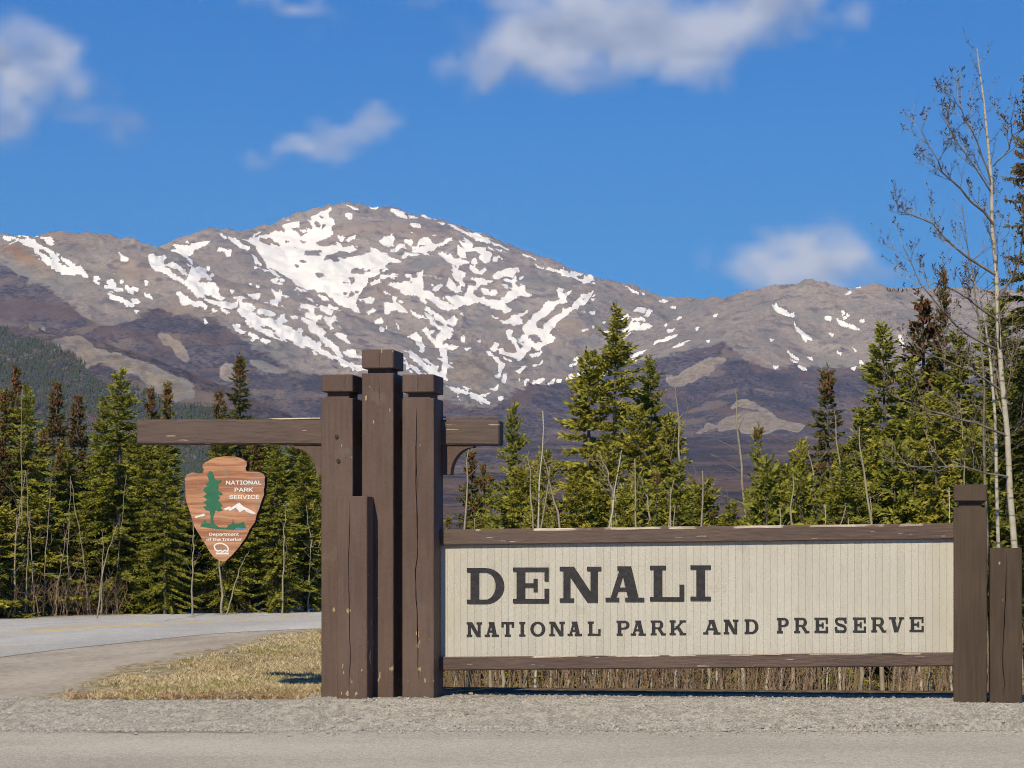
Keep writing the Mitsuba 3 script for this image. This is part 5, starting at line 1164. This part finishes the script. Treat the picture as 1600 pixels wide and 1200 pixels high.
for i in range(62):
    px = 694 + i * 13.4 + rng.uniform(-6, 6)
    dist = rng.uniform(30.5, 35) if i % 2 else rng.uniform(35, 41)
    x, y = at(px, 900, dist)[:2]
    z = float(ground_z(x, y))
    h = rng.uniform(1.5, 2.7) if rng.random() < .72 else rng.uniform(2.7, 3.7)
    key = thing("aspen_sapling", "slender pale aspen sapling in the thicket seen under and above the sign panel", "tree", "aspen saplings behind the sign panel")
    lean = rng.normal(0, .10, 2)
    aspen(key, [[x, y, z - .15], [x + lean[0] * .5, y + lean[1] * .5, z + h * .4], [x + lean[0] * 2, y + lean[1] * 2, z + h]], rng.uniform(.013, .032), 500 + i, int(rng.integers(5, 10)), str(rng.choice(["aspen_bark", "pale_bark", "pale_bark"])), reach=.24, low=.3)
for i in range(34):
    px = -30 + i * 16.5 + rng.uniform(-7, 7)
    dist = np.interp(px, [-60, 0, 250, 500], [56, 58.6, 63.6, 69.6]) + rng.uniform(-.1, 1.2)
    x, y = at(px, 900, dist)[:2]
    z = float(ground_z(x, y))
    h = rng.uniform(1.6, 3.4)
    key = thing("aspen_sapling", "bare thin sapling at the foot of the spruce row along the road", "tree", "bare saplings along the far side of the road")
    lean = rng.normal(0, .16, 2)
    aspen(key, [[x, y, z - .15], [x + lean[0] * .5, y + lean[1] * .5, z + h * .4], [x + lean[0] * 2, y + lean[1] * 2, z + h]], rng.uniform(.010, .022), 700 + i, int(rng.integers(5, 9)), str(rng.choice(["pale_bark", "twig_bark", "limb_bark"])), reach=.26, low=.25)

# ------------------------------------------------------------------ undergrowth, grass, gravel
def blades(x, y, h, rng, width=.006, lean=.5):
    n = len(x)
    z = ground_z(x, y) - .01
    b = np.column_stack([x, y, z])
    d = np.column_stack([rng.normal(0, lean, n), rng.normal(0, lean, n), np.ones(n)])
    d /= np.linalg.norm(d, axis=1, keepdims=True)
    az = rng.uniform(0, 2 * np.pi, n)
    w = np.column_stack([np.cos(az), np.sin(az), 0 * az]) * width
    tip = b + d * h[:, None]
    tip[:, :2] += d[:, :2] * h[:, None] * .5
    v = np.stack([b - w, b + w, b + d * h[:, None] * .55 + w * .6, tip], 1)
    i = np.arange(n)[:, None] * 4
    return v.reshape(-1, 3), np.concatenate([i + [0, 1, 2], i + [0, 2, 3]], 1).reshape(-1, 3)


def grass_color(a, b):
    return lambda p, n, uv: mix(a, b, smoothstep(.2, .8, cell_rand(p.x * 30, p.y * 12) * .5 + fbm(p.x * .8, p.y * .5, 0, 3) * .5))


mat("dry_grass_blades", grass_color((.33, .255, .130), (.62, .51, .31)), .85, .2)
mat("green_grass_blades", grass_color((.21, .19, .06), (.38, .34, .125)), .85, .2)
mat("rust_grass_blades", grass_color((.20, .095, .045), (.38, .205, .105)), .85, .2)
g = np.random.default_rng(31)
n = 120000
x, y = g.uniform(-5.0, -.9, n), 25.1 + 21 * g.random(n) ** 1.5
edge = -4.35 - .45 * fb(x * 0 + y * .35, y * 0 + 3, 3, 9) * 3 + .055 * np.maximum(y - 27, 0) ** 1.0
clump = meshkit.fbm(np.stack([x * 2.6, y * 1.4, 0 * x], -1), 3, 4)
keep = ((x < -1.95) | (y > 26.1)) & (x > edge) & (clump + .25 * smooth01(.0, 1.2, x - edge) + g.normal(0, .05, n) > .50) & (shapely.distance(ROAD, shapely.points(x, y)) > .7)
x, y, clump = x[keep], y[keep], clump[keep]
hgt = g.uniform(.015, .055, len(x)) * (.6 + 1.1 * clump)
green = meshkit.fbm(np.stack([x * 1.3, y * .8, 0 * x + 5], -1), 3, 6) + g.normal(0, .05, len(x)) > .70
red = ~green & (g.random(len(x)) < np.clip(.55 - .35 * (y - 25.2), .04, .55))
for name, sel, m, what in (("dry_grass", ~green & ~red, "dry_grass_blades", "straw-coloured dry grass on the low bank left of the posts"), ("green_grass", green, "green_grass_blades", "dull green grass tufts on the low bank left of the posts"), ("rust_grass", red, "rust_grass_blades", "reddish dead grass along the gravel's edge left of the posts")):
    key = part(name, blades(x[sel], y[sel], hgt[sel], g, .004 + .004 * (name != "rust_grass")), m)
    labels[key] = {"label": what, "category": "grass", "kind": "stuff"}
# behind the sign
n = 9000
y = g.uniform(31, 44, n)
x = g.uniform(-.30, .215, n) * y * .9 + .02 * y
x = np.where(x < -1.2, g.uniform(-1.2, 8, n), x)
clump = meshkit.fbm(np.stack([x * 1.6, y * 1.2, 0 * x], -1), 3, 14)
keep = clump + g.normal(0, .05, n) > .48
x, y = x[keep], y[keep]
key = part("tall_dry_grass", blades(x, y, g.uniform(.04, .16, len(x)), g, .003, .4), "dry_grass_blades")
labels[key] = {"label": "tall tawny dry grass on the forest floor behind the sign", "category": "grass", "kind": "stuff"}
m = Mesh()
for i in range(300):
    py = 30.5 + 11 * g.random() ** 1.4
    tuft = float(g.uniform(.5, 1.15))
    pxx = g.uniform(-1.2, .205 * py)
    z = float(ground_z(pxx, py))
    for _ in range(g.integers(3, 6)):
        h = g.uniform(.5, 1.35) * tuft
        d = np.array([g.normal(0, .17), g.normal(0, .17), 1])
        q = np.array([pxx, py, z - .05]) + g.normal(0, .08, 3) * [1, 1, 0]
        mid = q + d * h * .55 + g.normal(0, .03, 3)
        tip = q + d * h + g.normal(0, .08, 3)
        m.tube([q, mid, tip], [.007, .0045, .003], 3)
        for _ in range(3):
            e = mid + (tip - mid) * g.uniform(0, .8)
            m.tube([e, e + g.normal(0, .14, 3) + [0, 0, .15]], [.004, .0025], 3)
for i in range(90):
    pxx = g.uniform(-60, 520)
    dist = np.interp(pxx, [-60, 0, 250, 500], [56, 58.4, 63.4, 69.4]) + g.uniform(0, 1.4)
    q0 = at(pxx, 900, dist)
    z = float(ground_z(q0[0], q0[1]))
    for _ in range(4):
        h = g.uniform(.3, 1.0)
        d = np.array([g.normal(0, .35), g.normal(0, .3), 1])
        q = np.array([q0[0], q0[1], z - .05]) + g.normal(0, .12, 3) * [1, 1, 0]
        mid, tip = q + d * h * .55 + g.normal(0, .04, 3), q + d * h + g.normal(0, .1, 3)
        m.tube([q, mid, tip], [.010, .007, .004], 3)
        for _ in range(3):
            e = mid + (tip - mid) * g.uniform(0, .8)
            m.tube([e, e + g.normal(0, .18, 3) + [0, 0, .18]], [.005, .003], 3)
mat("brush_bark", lambda p, n, uv: mix((.10, .065, .045), (.30, .21, .14), cell_rand(p.x * 4, p.y * 4) * .6 + noise(p.x * 6, p.y * 6, p.z * 6) * .4), .9, .15)
key = part("bare_undergrowth", m.get(), "brush_bark")
labels[key] = {"label": "tangle of bare brown brush at the feet of the trees", "category": "undergrowth", "kind": "stuff"}

# loose stones of the gravel bank
rock = trimesh.creation.icosahedron()
n = 30000
x = g.uniform(-6.6, 5.8, n)
y = np.where(g.random(n) < .8, g.uniform(23.1, 26.2, n), 23.42 + g.normal(0, .35, n))
y = np.where(x < -2.2, 23.2 + (y - 23.2) * .72, y)
s = np.clip(g.lognormal(-4.95, .45, n), .004, .034)
z = np.where(y < 23.3, .004, ground_z(x, y)) + s * .25
spin = np.linalg.qr(g.normal(0, 1, (n, 3, 3)))[0]
shape = rock.vertices[None] * g.uniform(.6, 1.15, (n, 12, 1)) * s[:, None, None]
v = np.einsum("nij,nvj->nvi", spin, shape * [1.15, .9, .7])
v[..., 2] *= .75
v += np.column_stack([x, y, z])[:, None]
f = rock.faces[None] + np.arange(n)[:, None, None] * 12
mat("stones", lambda p, n, uv: mix((.22, .205, .18), (.52, .49, .44), cell_rand(p.x * 28, p.y * 20) * .75 + noise(p.x * 80, p.y * 80, p.z * 80) * .25), .9, .25)
key = part("gravel_stones", (v.reshape(-1, 3), f.reshape(-1, 3)), "stones")
labels[key] = {"label": "loose grey gravel on the bank in front of the sign", "category": "gravel", "kind": "stuff"}

# the conifer wood on the far left slope, under the strip of pale scree
n = 46000
y = g.uniform(1900, 3480, n)
x = g.uniform(-.24, -.03, n) * y
h = height(x[None], y[None])[0]
front = HORIZON - FOCAL * (h - EYE) / y
fx = MID + FOCAL * x / y
dense = meshkit.fbm(np.stack([x / 120, y / 200, 0 * x], -1), 3, 17)
upper = np.interp(fx, [-250, 0, 60, 110, 160, 200, 260, 330, 420, 560, 760], [500, 520, 530, 552, 585, 596, 625, 642, 668, 690, 720])
keep = (front > upper + 25 * (dense - .5) * 2 - 4) & (dense + .0018 * (front - upper) + g.normal(0, .06, n) > .41) & (front < 800)
x, y, h = x[keep], y[keep], h[keep]
n = len(x)
H, r = g.uniform(4, 9, n), g.uniform(1.1, 2.1, n)
ang = np.arange(6) * np.pi / 3
wob = g.uniform(.6, 1.3, (n, 3, 6))
tiers = []
for k, (f0, f1, w) in enumerate(((.08, .55, 1.0), (.35, .8, .72), (.6, 1.0, .45))):
    base = np.stack([x[:, None] + np.cos(ang) * r[:, None] * w * wob[:, k], y[:, None] + np.sin(ang) * r[:, None] * w * wob[:, k], np.repeat((h + H * f0)[:, None], 6, 1)], -1)
    tiers.append(np.concatenate([base, np.stack([x, y, h + H * f1], -1)[:, None]], 1))
v = np.stack(tiers, 1).reshape(-1, 3)
fan = np.array([[i, (i + 1) % 6, 6] for i in range(6)])
f = (fan[None] + np.arange(3 * n)[:, None, None] * 7).reshape(-1, 3)
mat("far_shaded_needles", needles((.042, .054, .024), (.080, .090, .042), 6), .9, .1)  # needle colour darkened to stand in for canopy self-shading and haze
key = part("far_conifer_wood", (v, f), "far_shaded_needles")
labels[key] = {"label": "blue-green conifer wood on the lower left mountain slope", "category": "forest", "kind": "stuff"}

# ------------------------------------------------------------------ haze
labels["haze"] = {"label": "thin bluish haze in front of the mountains", "category": "haze", "kind": "stuff"}
for key in list(labels):
    if key.startswith("spruce_tree"):
        for p in ("crown", "cones"):
            labels[f"{key}__{p}"] = {"kind": "stuff"}
for key in list(scene):
    if key.rsplit("__", 1)[-1].split("_0")[0] in ("boughs", "buds", "limbs") and "__" in key:
        labels[key] = {"kind": "stuff"}
scene["haze"] = {"type": "cube", "to_world": T().translate([0, 4600, 590]).scale([3600, 4800, 598]), "bsdf": {"type": "null"}, "interior": {"type": "ref", "id": "air"}}
